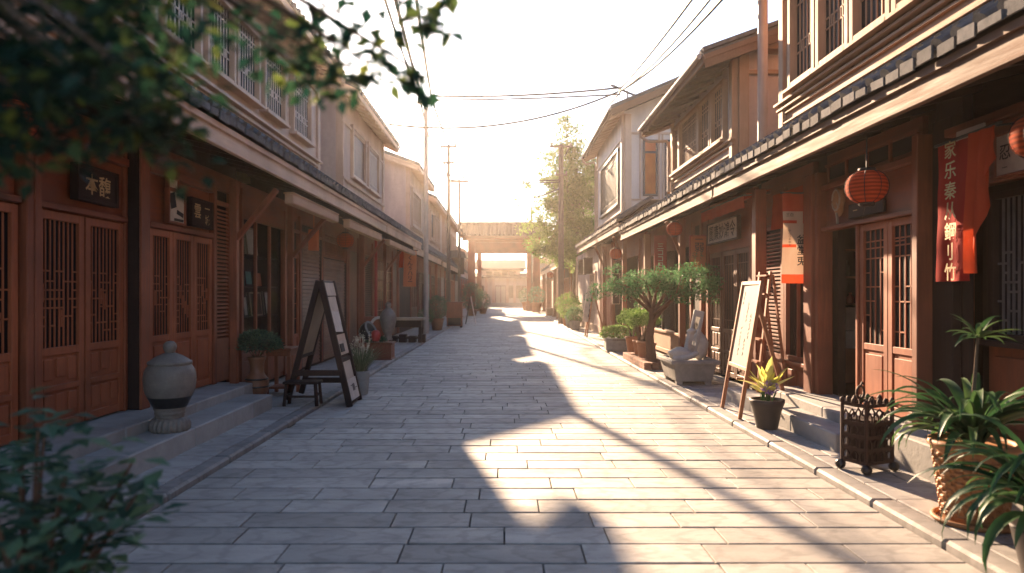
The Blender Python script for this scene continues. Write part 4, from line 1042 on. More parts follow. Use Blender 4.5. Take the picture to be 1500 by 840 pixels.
L0 = lantern_proto(); L0.location = (3.40, 6.42, 2.60)
for loc, sc_, lb in (((3.66, 4.66, 2.68), 1.0, 'red paper lantern cut by the frame, above the notice at the right edge'), ((3.32, 13.4, 2.86), .85, 'small red lantern under the eave over the red board and small tree'),
                     ((3.30, 20.4, 2.78), 1.0, 'red lantern farther along, left of the small tree under the dark porch'), ((2.9, 44.0, 2.78), 1.25, 'far orange lantern below the leafy tree'),
                     ((-3.42, 14.6, 2.73), 1.0, 'round orange red lantern under the left eave before the shutters'), ((-3.42, 4.72, 2.80), .9, 'red lantern half hidden by the overhanging leaves')):
    dup(L0, loc, rnd.uniform(0, 6), lb, None, sc_)
mb = MB(); mb.box(-3.75, -3.58, 13.0, 13.12, 2.42, 2.82); mb.tube([(-3.66, 13.06, 2.82), (-3.66, 13.06, 3.2)], .008, 5); solo(mb, 'box_lantern', M['salmon'], 'small square orange lamp hung in front of the left shutters', 'lantern', (-3.66, 13.06, 2.42))

# ================================================================== LEFT SIDE OBJECTS
def urn(label, loc, scale=1.0, cover='ceramic'):
    t = thing('lidded_urn', label, 'urn', loc)
    mb = MB(); flute = lambda a, z: .05 * math.cos(a * 22)
    mb.lathe([(.165, 0), (.182, .02), (.184, .06), (.172, .10), (.145, .128), (.13, .132)], n=88, wob=flute); mb.build('foot', M['ceramic'], t, world=False)
    mb = MB(); rib = lambda a, z: .004 * math.sin(z * 160)
    mb.lathe([(.128, .131), (.134, .15), (.132, .165), (.140, .172), (.140, .188), (.136, .195), (.146, .215), (.152, .235)], n=40); mb.mat = 1
    mb.lathe([(.152, .234), (.168, .265), (.188, .305), (.204, .335), (.206, .342)], n=40); mb.mat = 0
    mb.lathe([(.206, .341), (.219, .37), (.230, .41), (.238, .46), (.240, .51), (.237, .55), (.228, .59), (.214, .62), (.198, .64), (.19, .655)], n=40, wob=rib)
    mb.build('body', [M[cover], M['blackband']], t, world=False)
    mb = MB(); mb.lathe([(.180, .645), (.202, .655), (.204, .672), (.198, .684), (.180, .69), (.172, .70), (.150, .715), (.120, .735), (.08, .752), (.05, .765)], n=40)
    l = mb.build('lid', M['ceramic'], t, world=False)
    mb = MB(); mb.lathe([(.035, .755), (.046, .775), (.060, .80), (.063, .825), (.055, .855), (.035, .875), (.01, .882)], n=24); mb.build('knob', M['ceramic'], l, world=False)
    t.scale = (scale,) * 3
    return t


urn('big grey lidded urn with a dark band on the lowest step by the left doors', (-3.30, 6.72, .25))


def shrub(mb, c, r, n, size, seed=0, hemi=False, shell=.55, ratio=.5):
    q = random.Random(seed); c = Vector(c)
    for i in range(n):
        while True:
            d = Vector((q.uniform(-1, 1), q.uniform(-1, 1), q.uniform(-1 if not hemi else -.15, 1)))
            if .05 < d.length < 1: break
        k = d.length; d.normalize(); k = shell + (1 - shell) * k if q.random() < .8 else k
        bump_ = 1 + .22 * noise.noise(d * 2.2 + Vector((seed, 0, 0)))
        p = c + Vector((d.x * r[0], d.y * r[1], d.z * r[2])) * k * bump_
        dr = (d + Vector((q.uniform(-1, 1), q.uniform(-1, 1), q.uniform(-.7, .9)))).normalized()
        mb.tint = min(1, max(0, q.gauss(.42, .22))); s_ = size * q.uniform(.6, 1.25)
        mb.leaf(p, dr, s_ * ratio, s_, Vector((q.uniform(-.4, .4), q.uniform(-.4, .4), 1)))


# vase with bush
t = thing('potted_plant', 'blue green bush in a tall turned brown vase on the left pavement', 'plant', (-3.50, 9.62, .10))
mb = MB(); mb.lathe([(.105, 0), (.112, .02), (.110, .05), (.135, .12), (.158, .20), (.165, .27), (.150, .33), (.152, .345), (.120, .39), (.095, .43), (.090, .50), (.098, .56), (.118, .62), (.128, .65), (.110, .655), (.085, .64)], n=40, wob=lambda a, z: .006 * math.sin(z * 130)); mb.build('vase', M['vase'], t, world=False)
mb = MB(); [mb.lathe([(r_, z), (r_ + .012, z + .012), (r_, z + .024)], n=40) for r_, z in ((.162, .225), (.150, .33))]; mb.build('band', M['blackband'], t, world=False)
mb = MB(); shrub(mb, (0, 0, .80), (.33, .30, .21), 2600, .045, 3, True, .5); mb.build('foliage', M['lf_bush'], t, world=False, recalc=False)
mb = MB(); [mb.tube([(0, 0, .6), (.2 * math.cos(a), .2 * math.sin(a), .85)], .007, 4) for a in (0, 1, 2.1, 3.3, 4.4, 5.4)]; mb.build('stem', M['bark'], t, world=False)
# side table
t = thing('side_table', 'small open red timber stand behind the brown vase', 'table', (-3.42, 10.5, .10))
mb = MB(); mb.box(-.2, .2, -.25, .25, .68, .72); mb.box(-.18, .18, -.23, .23, .60, .675); mb.build('tabletop', M['red'], t, world=False, bevel=.006)
for x in (-.17, .17):
    for y in (-.22, .22): mb = MB(); mb.box(x - .025, x + .025, y - .025, y + .025, 0, .60); mb.build('leg', M['red'], t, world=False)
mb = MB(); mb.box(-.15, .15, -.2, .2, .1, .13); mb.build('shelf', M['red'], t, world=False)

# tall A-frame display
t = thing('display_stand', 'tall dark timber A-frame stand hung with pale cards, half on the kerb at left', 'sign', (-2.62, 9.9, 0))
ya, yb = 9.62, 10.25
def rail(p, q, w=.07, d=.05): mb.bar(p, q, d, w, (0, 1, 0))
A_, B_ = Vector((-2.19, 0, 0)), Vector((-2.60, 0, 1.78)); C_ = Vector((-3.06, 0, .10))
mb = MB()
for y in (ya, yb): mb.bar(A_ + Vector((0, y, 0)), B_ + Vector((0, y, 0)), .055, .085, (1, 0, 0))
for f in (.03, .36, .98): p = A_.lerp(B_, f); mb.bar(p + Vector((0, ya, 0)), p + Vector((0, yb, 0)), .06, .045, (1, 0, .2))
front = mb.build('front_frame', M['dark'], t, bevel=.006)
up_ = (B_ - A_).normalized(); nr_ = Vector((up_.z, 0, -up_.x)); yc = (ya + yb) / 2
mb = MB(); mb.obox(A_.lerp(B_, .5) + Vector((0, yc, 0)) - nr_ * .012, (0, 1, 0), nr_, up_, yb - ya - .06, .018, 1.72); mb.build('backing', M['dark'], front)
for f, dy, w, h, mt, tl in ((.93, 0, .56, .19, 'paper', 0), (.76, .0, .50, .40, 'paper', .01), (.665, -.05, .42, .30, 'white', -.05), (.535, 0, .54, .10, 'cream', 0), (.455, 0, .54, .20, 'paper', .0), (.27, .0, .52, .34, 'paper', .0), (.12, 0, .50, .30, 'white', .0)):
    mb = MB(); ax = Vector((0, 1, tl)); off = .010 + rnd.uniform(.0, .012) + (.012 if mt == 'white' else 0)
    mb.obox(A_.lerp(B_, f) + Vector((0, yc + dy, 0)) + nr_ * off, ax, nr_, up_, w, .008, h); card = mb.build('card', M[mt], front)
    if f in (.455,): mb = MB(); mb.obox(A_.lerp(B_, f) + Vector((0, yc - .08, 0)) + nr_ * (off + .012), ax, nr_, up_, .20, .012, .12); mb.build('dark_tile', M['ink'], front)
    if f in (.12,): mb = MB(); [mb.obox(A_.lerp(B_, f) + Vector((0, yc + q_, r_)) + nr_ * (off + .006), ax, nr_, up_, a_, .004, b2) for q_, r_, a_, b2 in ((0, .02, .12, .10), (-.14, -.06, .12, .012), (-.14, .06, .12, .012), (.15, .0, .1, .012), (.0, -.09, .3, .01))]; mb.build('print', M['chalk'], front)
mb = MB()
for y in (ya, yb): mb.bar(C_ + Vector((0, y, 0)), B_ + Vector((-.03, y, 0)), .055, .075, (1, 0, 0))
for f in (.20, .36, .97): p = C_.lerp(B_, f); mb.bar(p + Vector((0, ya, 0)), p + Vector((0, yb, 0)), .05, .05, (1, 0, .2))
rear = mb.build('rear_frame', M['dark'], t, bevel=.006)
mb = MB(); ur = (B_ - C_).normalized(); nl = Vector((-ur.z, 0, ur.x)); mb.obox(C_.lerp(B_, .66) + Vector((0, yc, 0)), (0, 1, 0), nl, ur, yb - ya - .05, .014, 1.02); mb.build('panel', M['pale'], rear)
mb = MB()
for z, y in ((.48, ya + .0), (.30, yb)): mb.bar((C_.lerp(B_, (z - .1) / 1.68).x, y - .02, z), (A_.lerp(B_, z / 1.78).x, y - .02, z), .04, .08)
mb.build('cross_rail', M['dark'], t, bevel=.005)
# stool
t = thing('stool', 'low black stool under the tall dark A-frame stand', 'stool', (-2.80, 9.45, .10))
mb = MB(); mb.box(-.24, .24, -.14, .14, .30, .335); mb.build('seat', M['dark'], t, world=False, bevel=.008)
for x in (-.2, .2):
    for y in (-.1, .1): mb = MB(); mb.bar((x * 1.12, y * 1.15, 0), (x, y, .30), .035, .035); mb.build('leg', M['dark'], t, world=False)
mb = MB(); mb.box(-.2, .2, -.015, .015, .10, .13); [mb.box(x - .014, x + .014, -.1, .1, .13, .158) for x in (-.2, .2)]; mb.build('stretcher', M['dark'], t, world=False)
# grass pot
t = thing('potted_plant', 'grey tub of grassy leaves and cream flower spikes behind the A-frame stand', 'plant', (-2.30, 10.85, 0))
mb = MB(); mb.lathe([(.115, 0), (.12, .02), (.145, .33), (.152, .37), (.135, .372), (.13, .33)], n=32); mb.build('pot', M['potgrey'], t, world=False)
mb = MB(); q = random.Random(8)
for i in range(230): mb.tint = q.uniform(.1, .8); a = q.uniform(0, 6.28); mb.strap((.09 * math.cos(a) * q.random(), .09 * math.sin(a) * q.random(), .34), a, q.uniform(.9, 1.5), q.uniform(.3, .58), .011, q.uniform(.4, 1.5), 5)
mb.build('foliage', M['lf_grass'], t, world=False, recalc=False)
mb = MB()
for i in range(34):
    a = q.uniform(0, 6.28); rr = q.uniform(.05, .2); z = q.uniform(.6, .95); mb.tube([(rr * .4 * math.cos(a), rr * .4 * math.sin(a), .36), (rr * math.cos(a), rr * math.sin(a), z)], .003, 3)
    for k in range(10): mb.tint = q.random(); mb.leaf((rr * math.cos(a) + q.gauss(0, .012), rr * math.sin(a) + q.gauss(0, .012), z + q.uniform(-.07, .04)), (q.gauss(0, 1), q.gauss(0, 1), .8), .016, .03, Vector((0, 0, 1)))
mb.build('flower', M['fl_white'], t, world=False, recalc=False)
mb = MB(); mb.box(-2.50, -2.38, 11.35, 11.5, 0, .30); mb.box(-2.52, -2.36, 11.33, 11.52, .30, .325); solo(mb, 'kerb_post', M['dark'], 'short dark square post at the kerb right behind the grass tub', 'post', (-2.44, 11.42, 0), bevel=.008)

# urn group
t = thing('planter_box', 'dark red timber planter box carrying the ribbed urn on the left', 'planter', (-2.98, 16.05, .10))
mb = MB(); mb.box(-.34, .34, -.26, .26, .03, .36); mb.tint = .3; mb.box(-.37, .37, -.29, .29, .36, .40); mb.box(-.36, .36, -.28, .28, 0, .03); mb.build('body', M['red'], t, world=False, bevel=.01)
mb = MB(); shrub(mb, (-.05, -.1, .44), (.28, .16, .09), 420, .06, 5, True, .3); mb.build('foliage', M['lf_bush'], t, world=False, recalc=False)
t = thing('lidded_urn', 'ribbed brown grey urn with a round knob on the planter box at left', 'urn', (-2.76, 16.1, .50))
mb = MB(); mb.lathe([(.10, 0), (.105, .03), (.085, .07), (.09, .12), (.13, .22), (.175, .36), (.195, .48), (.185, .58), (.15, .66), (.10, .71), (.075, .73)], n=40, wob=lambda a, z: .012 * math.sin(z * 120)); mb.build('body', M['ceramic'], t, world=False)
mb = MB(); mb.lathe([(.08, .725), (.085, .74), (.05, .76), (.055, .78), (.075, .82), (.06, .87), (.02, .89)], n=24); mb.build('lid', M['ceramic'], t, world=False)
t = thing('round_pot', 'dark round pot tipped on its side with a pale rim left of the ribbed urn', 'pot', (-3.22, 15.85, .50))
mb = MB(); mb.lathe([(.04, -.16), (.14, -.12), (.20, -.02), (.215, .08), (.20, .13)], n=32); o = mb.build('body', M['blackband'], t, world=False)
mb = MB(); mb.lathe([(.195, .12), (.215, .13), (.215, .15), (.17, .155), (.165, .12)], n=32); o2 = mb.build('rim', M['potgrey'], t, world=False)
for o_ in (o, o2): o_.location = (0, 0, .20); o_.rotation_euler = (0, R(62), R(-20))
t = thing('ring', 'pale ceramic ring standing behind the dark tipped pot', 'ornament', (-3.02, 16.3, .45))
mb = MB(); mb.tube([(.20 * math.cos(a), 0, .30 + .27 * math.sin(a)) for a in [k * math.pi / 14 for k in range(-14, 15)]], .035, 8); mb.build('ring', M['plasterw'], t, world=False)
mb = MB(); mb.lathe([(.07, 0), (.10, .05), (.115, .14), (.09, .22), (.05, .25)], (-2.98, 15.72, .50), 24); solo(mb, 'jar', M['redpaint'], 'squat dark red jar between the tipped pot and the ribbed urn', 'jar', (-2.98, 15.72, .50))
mb = MB(); mb.box(-3.5, -2.95, 16.9, 17.3, .10, 1.02); mb.box(-3.52, -2.93, 16.88, 17.32, 1.02, 1.06); solo(mb, 'cabinet', M['red'], 'low red timber cabinet behind the tipped pot and urn', 'cabinet', (-3.2, 17.1, .1), bevel=.01)
# bench
t = thing('bench', 'long timber bench with a pale thick top by the left kerb', 'bench', (-3.18, 21.6, .10))
mb = MB(); mb.box(-.62, .62, -.30, .30, .70, .78); mb.build('seat', M['pale'], t, world=False, bevel=.01)
mb = MB(); mb.box(-.56, .56, -.27, .27, .48, .70); mb.build('apron', M['dark'], t, world=False, bevel=.008)
for x in (-.52, .52):
    for y in (-.23, .23): mb = MB(); mb.box(x - .045, x + .045, y - .045, y + .045, 0, .48); mb.build('leg', M['dark'], t, world=False)
mb = MB(); mb.box(-.5, .5, -.24, -.20, .12, .17); mb.box(-.5, .5, .2, .24, .12, .17); mb.build('stretcher', M['dark'], t, world=False)
mb = MB(); [mb.box(-.46 + .3 * i, -.24 + .3 * i, -.17, .17, .0, .2 + .05 * (i % 2)) for i in range(4)]; mb.v = [p + Vector((-3.18, 21.6, .1)) for p in mb.v]; solo(mb, 'crate', M['dark'], 'dark boxes pushed under the pale topped bench', 'crate', (-3.18, 21.6, .1))


def tub(label, loc, r, h, potm, fr, fn, fs, mat, seed, cz=None, hemi=False, group=None, square=False):
    t = thing('potted_plant', label, 'plant', loc, 0, group); mb = MB()
    if square:
        mb.box(-r, r, -r * .6, r * .6, .02, h); mb.box(-r * 1.05, r * 1.05, -r * .65, r * .65, h - .06, h + .005); mb.build('pot', M[potm], t, world=False, bevel=.012)
    else:
        mb.lathe([(r * .62, 0), (r * .68, .02), (r * .92, h * .82), (r, h * .84), (r * 1.02, h), (r * .86, h), (r * .8, h * .85)], n=28); mb.build('pot', M[potm], t, world=False)
    mb = MB(); mb.lathe([(.01, h * .88), (r * .84, h * .88), (r * .84, h * .90), (.01, h * .91)], n=20); mb.build('soil', M['soil'], t, world=False)
    cz = cz or h + fr[2] * .75
    mb = MB(); q = random.Random(seed)
    for i in range(7): a = q.uniform(0, 6.28); k = q.uniform(.3, .7); mb.tube([(q.gauss(0, r * .15), q.gauss(0, r * .15), h * .88), (fr[0] * k * .5 * math.cos(a), fr[1] * k * .5 * math.sin(a), h + (cz - h) * .5), (fr[0] * k * math.cos(a), fr[1] * k * math.sin(a), cz)], [.010 + r * .02, .009 + r * .015, .004], 5)
    mb.build('stem', M['bark'], t, world=False)
    mb = MB(); shrub(mb, (0, 0, cz), fr, fn, fs, seed, hemi); mb.build('foliage', M[mat], t, world=False, recalc=False)
    return t


tub('clipped round bush in a brown tub just past the bench', (-2.85, 28.6, .10), .30, .50, 'vase', (.42, .42, .48), 2200, .07, 'lf_bush', 21, .95)
tub('low dark bush beside the tub of the clipped bush', (-3.15, 27.0, .10), .22, .35, 'potgrey', (.3, .3, .35), 900, .06, 'lf_bonsai', 22)
t = thing('cabinet', 'dark timber street cabinet standing out from the left kerb', 'cabinet', (-2.36, 32.0, 0))
mb = MB(); mb.box(-.36, .36, -.3, .3, .08, 1.15); mb.tint = .3; mb.box(-.40, .40, -.33, .33, 1.15, 1.20); mb.box(-.40, .40, -.33, .33, .5, .54); mb.build('body', M['red'], t, world=False, bevel=.01)
mb = MB(); [mb.box(x - .04, x + .04, y - .04, y + .04, 0, .08) for x in (-.3, .3) for y in (-.24, .24)]; mb.box(-.3, .3, -.315, -.30, .12, .46); mb.build('door', M['dark'], t, world=False)
t = thing('sandwich_board', 'small white sandwich board standing far along the left side', 'sign', (-1.78, 35.3, 0))
for k, sg in enumerate((-1, 1)):
    mb = MB(); mb.bar((sg * .26, 0, .02), (0, 0, 1.45), .55, .03, (1, 0, 0)); mb.build('board', M['plasterw' if sg > 0 else 'dark'], t, world=False)
tub('dense tall bush by the far left gate pillar', (-2.35, 48.5, 0), .4, .5, 'vase', (.75, .75, 1.0), 1800, .12, 'lf_bush', 25, 1.3)
tub('smaller bush beyond the dense tall bush at the gate', (-1.75, 53.5, 0), .35, .45, 'vase', (.6, .6, .7), 900, .12, 'lf_bush', 26, 1.0)
# goods in the display window
def good(name, label, cat, y, z, w, h, mat, frame=None, d=.2):
    t = thing(name, label, cat, (-4.20, y, z), 0, 'goods in the left display window')
    mb = MB(); mb.box(-.02, .02, -w / 2, w / 2, 0, h); mb.build('board', M[mat], t, world=False, bevel=.004)
    if frame:
        mb = MB(); f = .025
        for a in (-w / 2, w / 2 - f): mb.box(-.03, .03, a, a + f, 0, h)
        for a in (0, h - f): mb.box(-.028, .032, -w / 2 + f, w / 2 - f, a, a + f)
        mb.build('frame', M[frame], t, world=False)
    t.rotation_euler = (0, R(-6), 0)
    return t


good('framed_picture', 'white arched picture high in the left display window', 'picture', 11.3, 2.22, .46, .46, 'white', 'pale')
good('framed_picture', 'teal print in the left display window', 'picture', 11.15, 1.72, .32, .26, 'teal', 'dark')
good('framed_picture', 'small orange card beside the teal print', 'picture', 11.62, 1.72, .22, .22, 'salmon')
good('framed_picture', 'dark framed picture on the middle shelf of the left display window', 'picture', 11.5, 1.22, .52, .40, 'dark', 'pale')
good('framed_picture', 'narrow pale picture left of the dark framed one', 'picture', 11.02, 1.22, .2, .34, 'paper', 'dark')
good('framed_picture', 'tall pale print at the far end of the middle shelf', 'picture', 12.05, 1.22, .26, .42, 'white', 'dark')
q = random.Random(3)
for k, (y, hh, mt, lb) in enumerate(((10.75, .30, 'ceramic', 'grey bottle at the near end of the low display shelf'), (11.0, .22, 'paper', 'white jar on the low display shelf'), (11.25, .34, 'vase', 'tall brown bottle on the low display shelf'), (11.75, .26, 'steel', 'dark metal flask on the low display shelf'), (12.05, .28, 'ceramic', 'grey flask at the far end of the low display shelf'))):
    mb = MB(); mb.lathe([(.05, 0), (.07, .03), (.075, hh * .5), (.03, hh * .75), (.025, hh * .95), (.035, hh)], (-4.20, y, .62), 16); solo(mb, 'bottle', M[mt], lb, 'bottle', (-4.20, y, .62), 'goods in the left display window')

# ================================================================== RIGHT SIDE OBJECTS
# basket plant
t = thing('potted_plant', 'big arching strap leaved plant with a tall stalk in a woven basket', 'plant', (3.17, 4.62, .10))
mb = MB(); nzz = 46; weave = lambda a, z: .030 * (1 if math.sin(a * 18) * math.sin(z * 105) > 0 else -1) if .05 < z < .47 else 0
mb.lathe([(.185 + .062 * (z / .53), z) for z in [.53 * i / nzz for i in range(nzz + 1)]], n=144, wob=weave, smooth=False); mb.build('basket', M['wicker'], t, world=False)
mb = MB()
for z, r_, w_ in ((.53, .252, .026),): mb.tube([(r_ * math.cos(a), r_ * math.sin(a), z) for a in [k * math.pi / 24 for k in range(49)]], w_, 8, False)
mb.build('rim', M['wicker'], t, world=False); mb = MB(); mb.tube([(.235 * math.cos(a), .235 * math.sin(a), .018) for a in [k * math.pi / 24 for k in range(49)]], .018, 8, False); mb.lathe([(.01, .0), (.23, .0), (.23, .012), (.01, .012)], n=32); mb.build('saucer', M['wicker'], t, world=False)
mb = MB(); mb.lathe([(.01, .46), (.225, .46), (.225, .475), (.01, .485)], n=24); mb.build('soil', M['soil'], t, world=False)
mb = MB(); q = random.Random(17)
for i in range(70):
    mb.tint = min(1, max(0, q.gauss(.45, .22))); a = q.uniform(0, 6.28); e = q.choice((q.uniform(.35, .9), q.uniform(.8, 1.45)))
    mb.strap((.05 * math.cos(a), .05 * math.sin(a), .50 + q.uniform(0, .12)), a, e, q.uniform(.50, .80), q.uniform(.048, .072), q.uniform(1.3, 2.6), 9, q.uniform(-.6, .6))
mb.build('foliage', M['lf_strap'], t, world=False, recalc=False)
mb = MB(); mb.tube([(0, 0, .5), (.01, .01, .9), (.03, 0, 1.25)], [.016, .013, .010], 6); mb.build('stem', M['bark'], t, world=False)
mb = MB()
for i in range(22): mb.tint = q.uniform(.3, .95); mb.strap((.03, 0, 1.24), i * 2.4, q.uniform(.1, 1.2), q.uniform(.17, .27), .036, q.uniform(.8, 1.6), 6)
mb.build('rosette', M['lf_strap'], t, world=False, recalc=False)
# foreground fern
t = thing('potted_plant', 'drooping long leaved plant at the bottom right corner of the pavement', 'plant', (2.92, 3.62, .10))
mb = MB(); mb.lathe([(.14, 0), (.2, .28), (.21, .3), (.18, .3)], n=28); mb.build('pot', M['potblack'], t, world=False)
mb = MB(); q = random.Random(23)
for i in range(95):
    mb.tint = min(1, max(0, q.gauss(.40, .22))); a = q.uniform(0, 6.28)
    mb.strap((.06 * math.cos(a), .06 * math.sin(a), .3 + q.uniform(0, .15)), a, q.uniform(.4, 1.35), q.uniform(.48, .74), q.uniform(.042, .064), q.uniform(1.7, 3.0), 9, q.uniform(-.5, .5))
mb.build('foliage', M['lf_strap'], t, world=False, recalc=False)

# iron cage cart
t = thing('iron_basket', 'rusty openwork iron cage with a loop handle and small ball feet on the right pavement', 'basket', (3.17, 5.98, .10), R(24))
mb = MB(); w, d, h = .16, .12, .50
for x in (-w, w):
    for y in (-d, d): mb.tube([(x, y, .05), (x, y, .08 + h)], .016, 6)
for z in (.09, .20, .31, .42, .08 + h):
    for y in (-d, d): mb.bar((-w, y, z), (w, y, z), .018, .03)
    for x in (-w, w): mb.bar((x, -d, z), (x, d, z), .018, .03)
mb.build('frame', M['iron'], t, world=False)
mb = MB()
for sd in (-1, 1):
    for i in range(4):
        for r_ in range(4):
            x = -w + .04 + .08 * i; z = .105 + .11 * r_
            mb.tube([(x - .025, sd * d, z), (x - .028, sd * d, z + .05), (x, sd * d, z + .085), (x + .028, sd * d, z + .05), (x + .025, sd * d, z)], .008, 5)
    for i in range(3):
        for r_ in range(4):
            y = -d + .04 + .08 * i; z = .105 + .11 * r_
            mb.tube([(sd * w, y - .025, z), (sd * w, y - .028, z + .05), (sd * w, y, z + .085), (sd * w, y + .028, z + .05), (sd * w, y + .025, z)], .008, 5)
mb.tint = .3; mb.box(-w + .03, w - .03, -d + .03, d - .03, .07, .45); mb.build('openwork', M['iron'], t, world=False)
for i in range(5):
    for sd in (-1, 1):
        x = -w + .08 * i; mb = MB(); mb.blob((x, sd * d, .608), (.022, .022, .032), i, .3, 8, 6); mb.build('finial', M['iron'], t, world=False)
for x, y in ((-w, 0), (w, 0)): mb = MB(); mb.blob((x, y, .61), (.024, .024, .038), 4, .3, 8, 6); mb.build('finial', M['iron'], t, world=False)
mb = MB(); mb.tube([(-w + .02, -d, .59), (-.12, -d - .005, .65), (-.09, -d, .66), (-.06, -d, .62), (-.07, -d, .60)], .010, 5); mb.build('scroll', M['iron'], t, world=False)
mb = MB(); mb.tube([(-.12 + .045 * math.cos(a), -.03, .69 + .055 * math.sin(a)) for a in [k * .45 for k in range(15)]], .011, 6); mb.tube([(-.12, -.03, .58), (-.12, -.03, .64)], .014, 6); mb.tube([(-.12, -.03, .745), (-.10, -.03, .775), (-.08, -.03, .755)], .009, 5); mb.build('handle', M['iron'], t, world=False)
for x in (-w - .01, w + .01):
    for y in (-d - .01, d + .01): mb = MB(); mb.blob((x, y, .043), (.045, .045, .043), 2, .1, 12, 8); mb.build('foot', M['blackband'], t, world=False)
# black pot with yellow plant
t = thing('potted_plant', 'black pot with broad yellow leaves and lilac flowers in front of the white menu board', 'plant', (3.0, 7.82, .10))
mb = MB(); mb.lathe([(.115, 0), (.12, .02), (.125, .05), (.165, .24), (.175, .26), (.19, .30), (.192, .335), (.165, .335), (.155, .29)], n=36); mb.build('pot', M['potblack'], t, world=False)
mb = MB(); mb.lathe([(.01, .29), (.157, .29), (.157, .30), (.01, .31)], n=20); mb.build('soil', M['soil'], t, world=False)
mb = MB(); q = random.Random(31)
for i in range(22):
    mb.tint = q.uniform(.2, 1); a = -1.2 + 6.28 * i / 22 + q.uniform(-.2, .2); e = q.uniform(.45, 1.45); mb.strap((.03 * math.cos(a), .03 * math.sin(a), .36 + q.uniform(0, .1)), a, e, q.uniform(.24, .37), q.uniform(.075, .105), q.uniform(-.2, .9), 6, q.uniform(-.5, .5))
mb.build('leaf', M['lf_yel'], t, world=False, recalc=False)
mb = MB()
for i in range(30): a = q.uniform(0, 6.28); rr = q.uniform(0, .10); mb.tube([(rr * .6 * math.cos(a), rr * .6 * math.sin(a), .29), (rr * math.cos(a), rr * math.sin(a) - .05, .42)], .004, 4)
mb.build('stem', M['lf_bonsai'], t, world=False)
mb = MB(); shrub(mb, (.0, -.09, .48), (.085, .07, .07), 420, .024, 8, False, .5, .8); mb.build('flower', M['fl_purple'], t, world=False, recalc=False)
# white menu board on an easel
t = thing('menu_board', 'tall white menu board in a warm timber easel frame on the right pavement', 'sign', (3.05, 8.8, .10))
NB, FB, NT, FT, RB = Vector((2.87, 8.36, .10)), Vector((2.93, 9.22, .10)), Vector((3.17, 8.42, 1.80)), Vector((3.21, 9.18, 1.80)), Vector((3.68, 8.85, .10))
ax = ((NB - FB).normalized()); upv = ((NT + FT) / 2 - (NB + FB) / 2).normalized(); nn = ax.cross(upv).normalized()
if nn.x > 0: nn = -nn
mb = MB(); mb.bar(NB, NT, .045, .05, ax); mb.bar(FB, FT, .045, .05, ax); [mb.bar(FB.lerp(FT, f), NB.lerp(NT, f), .04, .05, upv) for f in (.355, .985)]; mb.build('frame', M['easel'], t, bevel=.006)
mid = (NB.lerp(NT, .67) + FB.lerp(FT, .67)) / 2
mb = MB(); mb.obox(mid, ax, nn, upv, .76, .012, 1.06); bd = mb.build('board', M['board'], t)
mb = MB(); q = random.Random(5); rgt = -ax if ax.cross(upv).dot(nn) < 0 else ax
for col_, top, n_ in ((-.22, .40, 3), (.02, .28, 5), (.20, .12, 6), (-.12, -.05, 7), (.10, -.2, 4)):
    for i in range(n_):
        c = mid + nn * .0085 + rgt * (col_ + q.uniform(-.012, .012)) + upv * (top - i * .055)
        for k in range(3): mb.obox(c + rgt * q.uniform(-.012, .012) + upv * q.uniform(-.015, .015), rgt + upv * q.uniform(-1.2, 1.2), nn, upv, q.uniform(.018, .05), .002 + .0004 * k, .009)
mb.build('writing', M['chalk'], bd)
mb = MB(); tp = (NT + FT) / 2 + Vector((.02, 0, -.12)); mb.bar(RB, tp, .045, .05, (0, 1, 0)); mb.bar(RB.lerp(tp, .25), (NB + FB) / 2 + upv * .45, .03, .03); mb.build('rear_leg', M['easel'], t, bevel=.006)
# folding ladder
t = thing('stepladder', 'reddish folding stepladder behind the white menu board', 'ladder', (3.62, 9.6, .10))
mb = MB()
for y in (9.42, 9.80): mb.bar((3.46, y, .10), (3.66, y, 1.95), .03, .06, (0, 1, 0))
mb.build('rail', M['easel'], t, bevel=.004)
for f in (.15, .32, .49, .66, .83, .97): mb = MB(); p = Vector((3.46, 0, .10)).lerp(Vector((3.66, 0, 1.95)), f); mb.box(p.x - .05, p.x + .05, 9.425, 9.795, p.z - .012, p.z + .012); mb.build('tread', M['easel'], t)
mb = MB()
for y in (9.44, 9.78): mb.bar((3.90, y, .24), (3.70, y, 1.90), .025, .045, (0, 1, 0))
mb.bar((3.84, 9.44, .7), (3.84, 9.78, .7), .02, .04); mb.build('brace', M['easel'], t)

# stone trough with carved stones
t = thing('trough', 'long weathered stone trough with a lipped rim on short feet at the right kerb', 'planter', (3.17, 11.9, .10))
mb = MB(); hx, hy = .36, .52
b0 = [(-hx * .82, -hy * .86, .06), (hx * .82, -hy * .86, .06), (hx * .82, hy * .86, .06), (-hx * .82, hy * .86, .06)]; b1 = [(-hx, -hy, .36), (hx, -hy, .36), (hx, hy, .36), (-hx, hy, .36)]
mb.add(b0 + b1, [(0, 3, 2, 1), (0, 1, 5, 4), (1, 2, 6, 5), (2, 3, 7, 6), (3, 0, 4, 7), (4, 5, 6, 7)])
for a, c, e, f in ((-hx - .05, hx + .05, -hy - .05, -hy + .05), (-hx - .05, hx + .05, hy - .05, hy + .05), (-hx - .05, -hx + .05, -hy + .05, hy - .05), (hx - .05, hx + .05, -hy + .05, hy - .05)): mb.box(a, c, e, f, .355, .425)
mb.build('body', M['trough'], t, world=False, bevel=.014)
for x in (-.24, .24):
    for y in (-.38, .38): mb = MB(); mb.box(x - .05, x + .05, y - .06, y + .06, 0, .07); mb.build('foot', M['trough'], t, world=False)
mb = MB(); mb.box(-hx + .05, hx - .05, -hy + .05, hy - .05, .36, .39); mb.build('soil', M['stonel'], t, world=False)
t = thing('stone_carving', 'pale carved stones in the trough with a tilted slotted slab and a lying block', 'sculpture', (3.12, 11.9, .49))
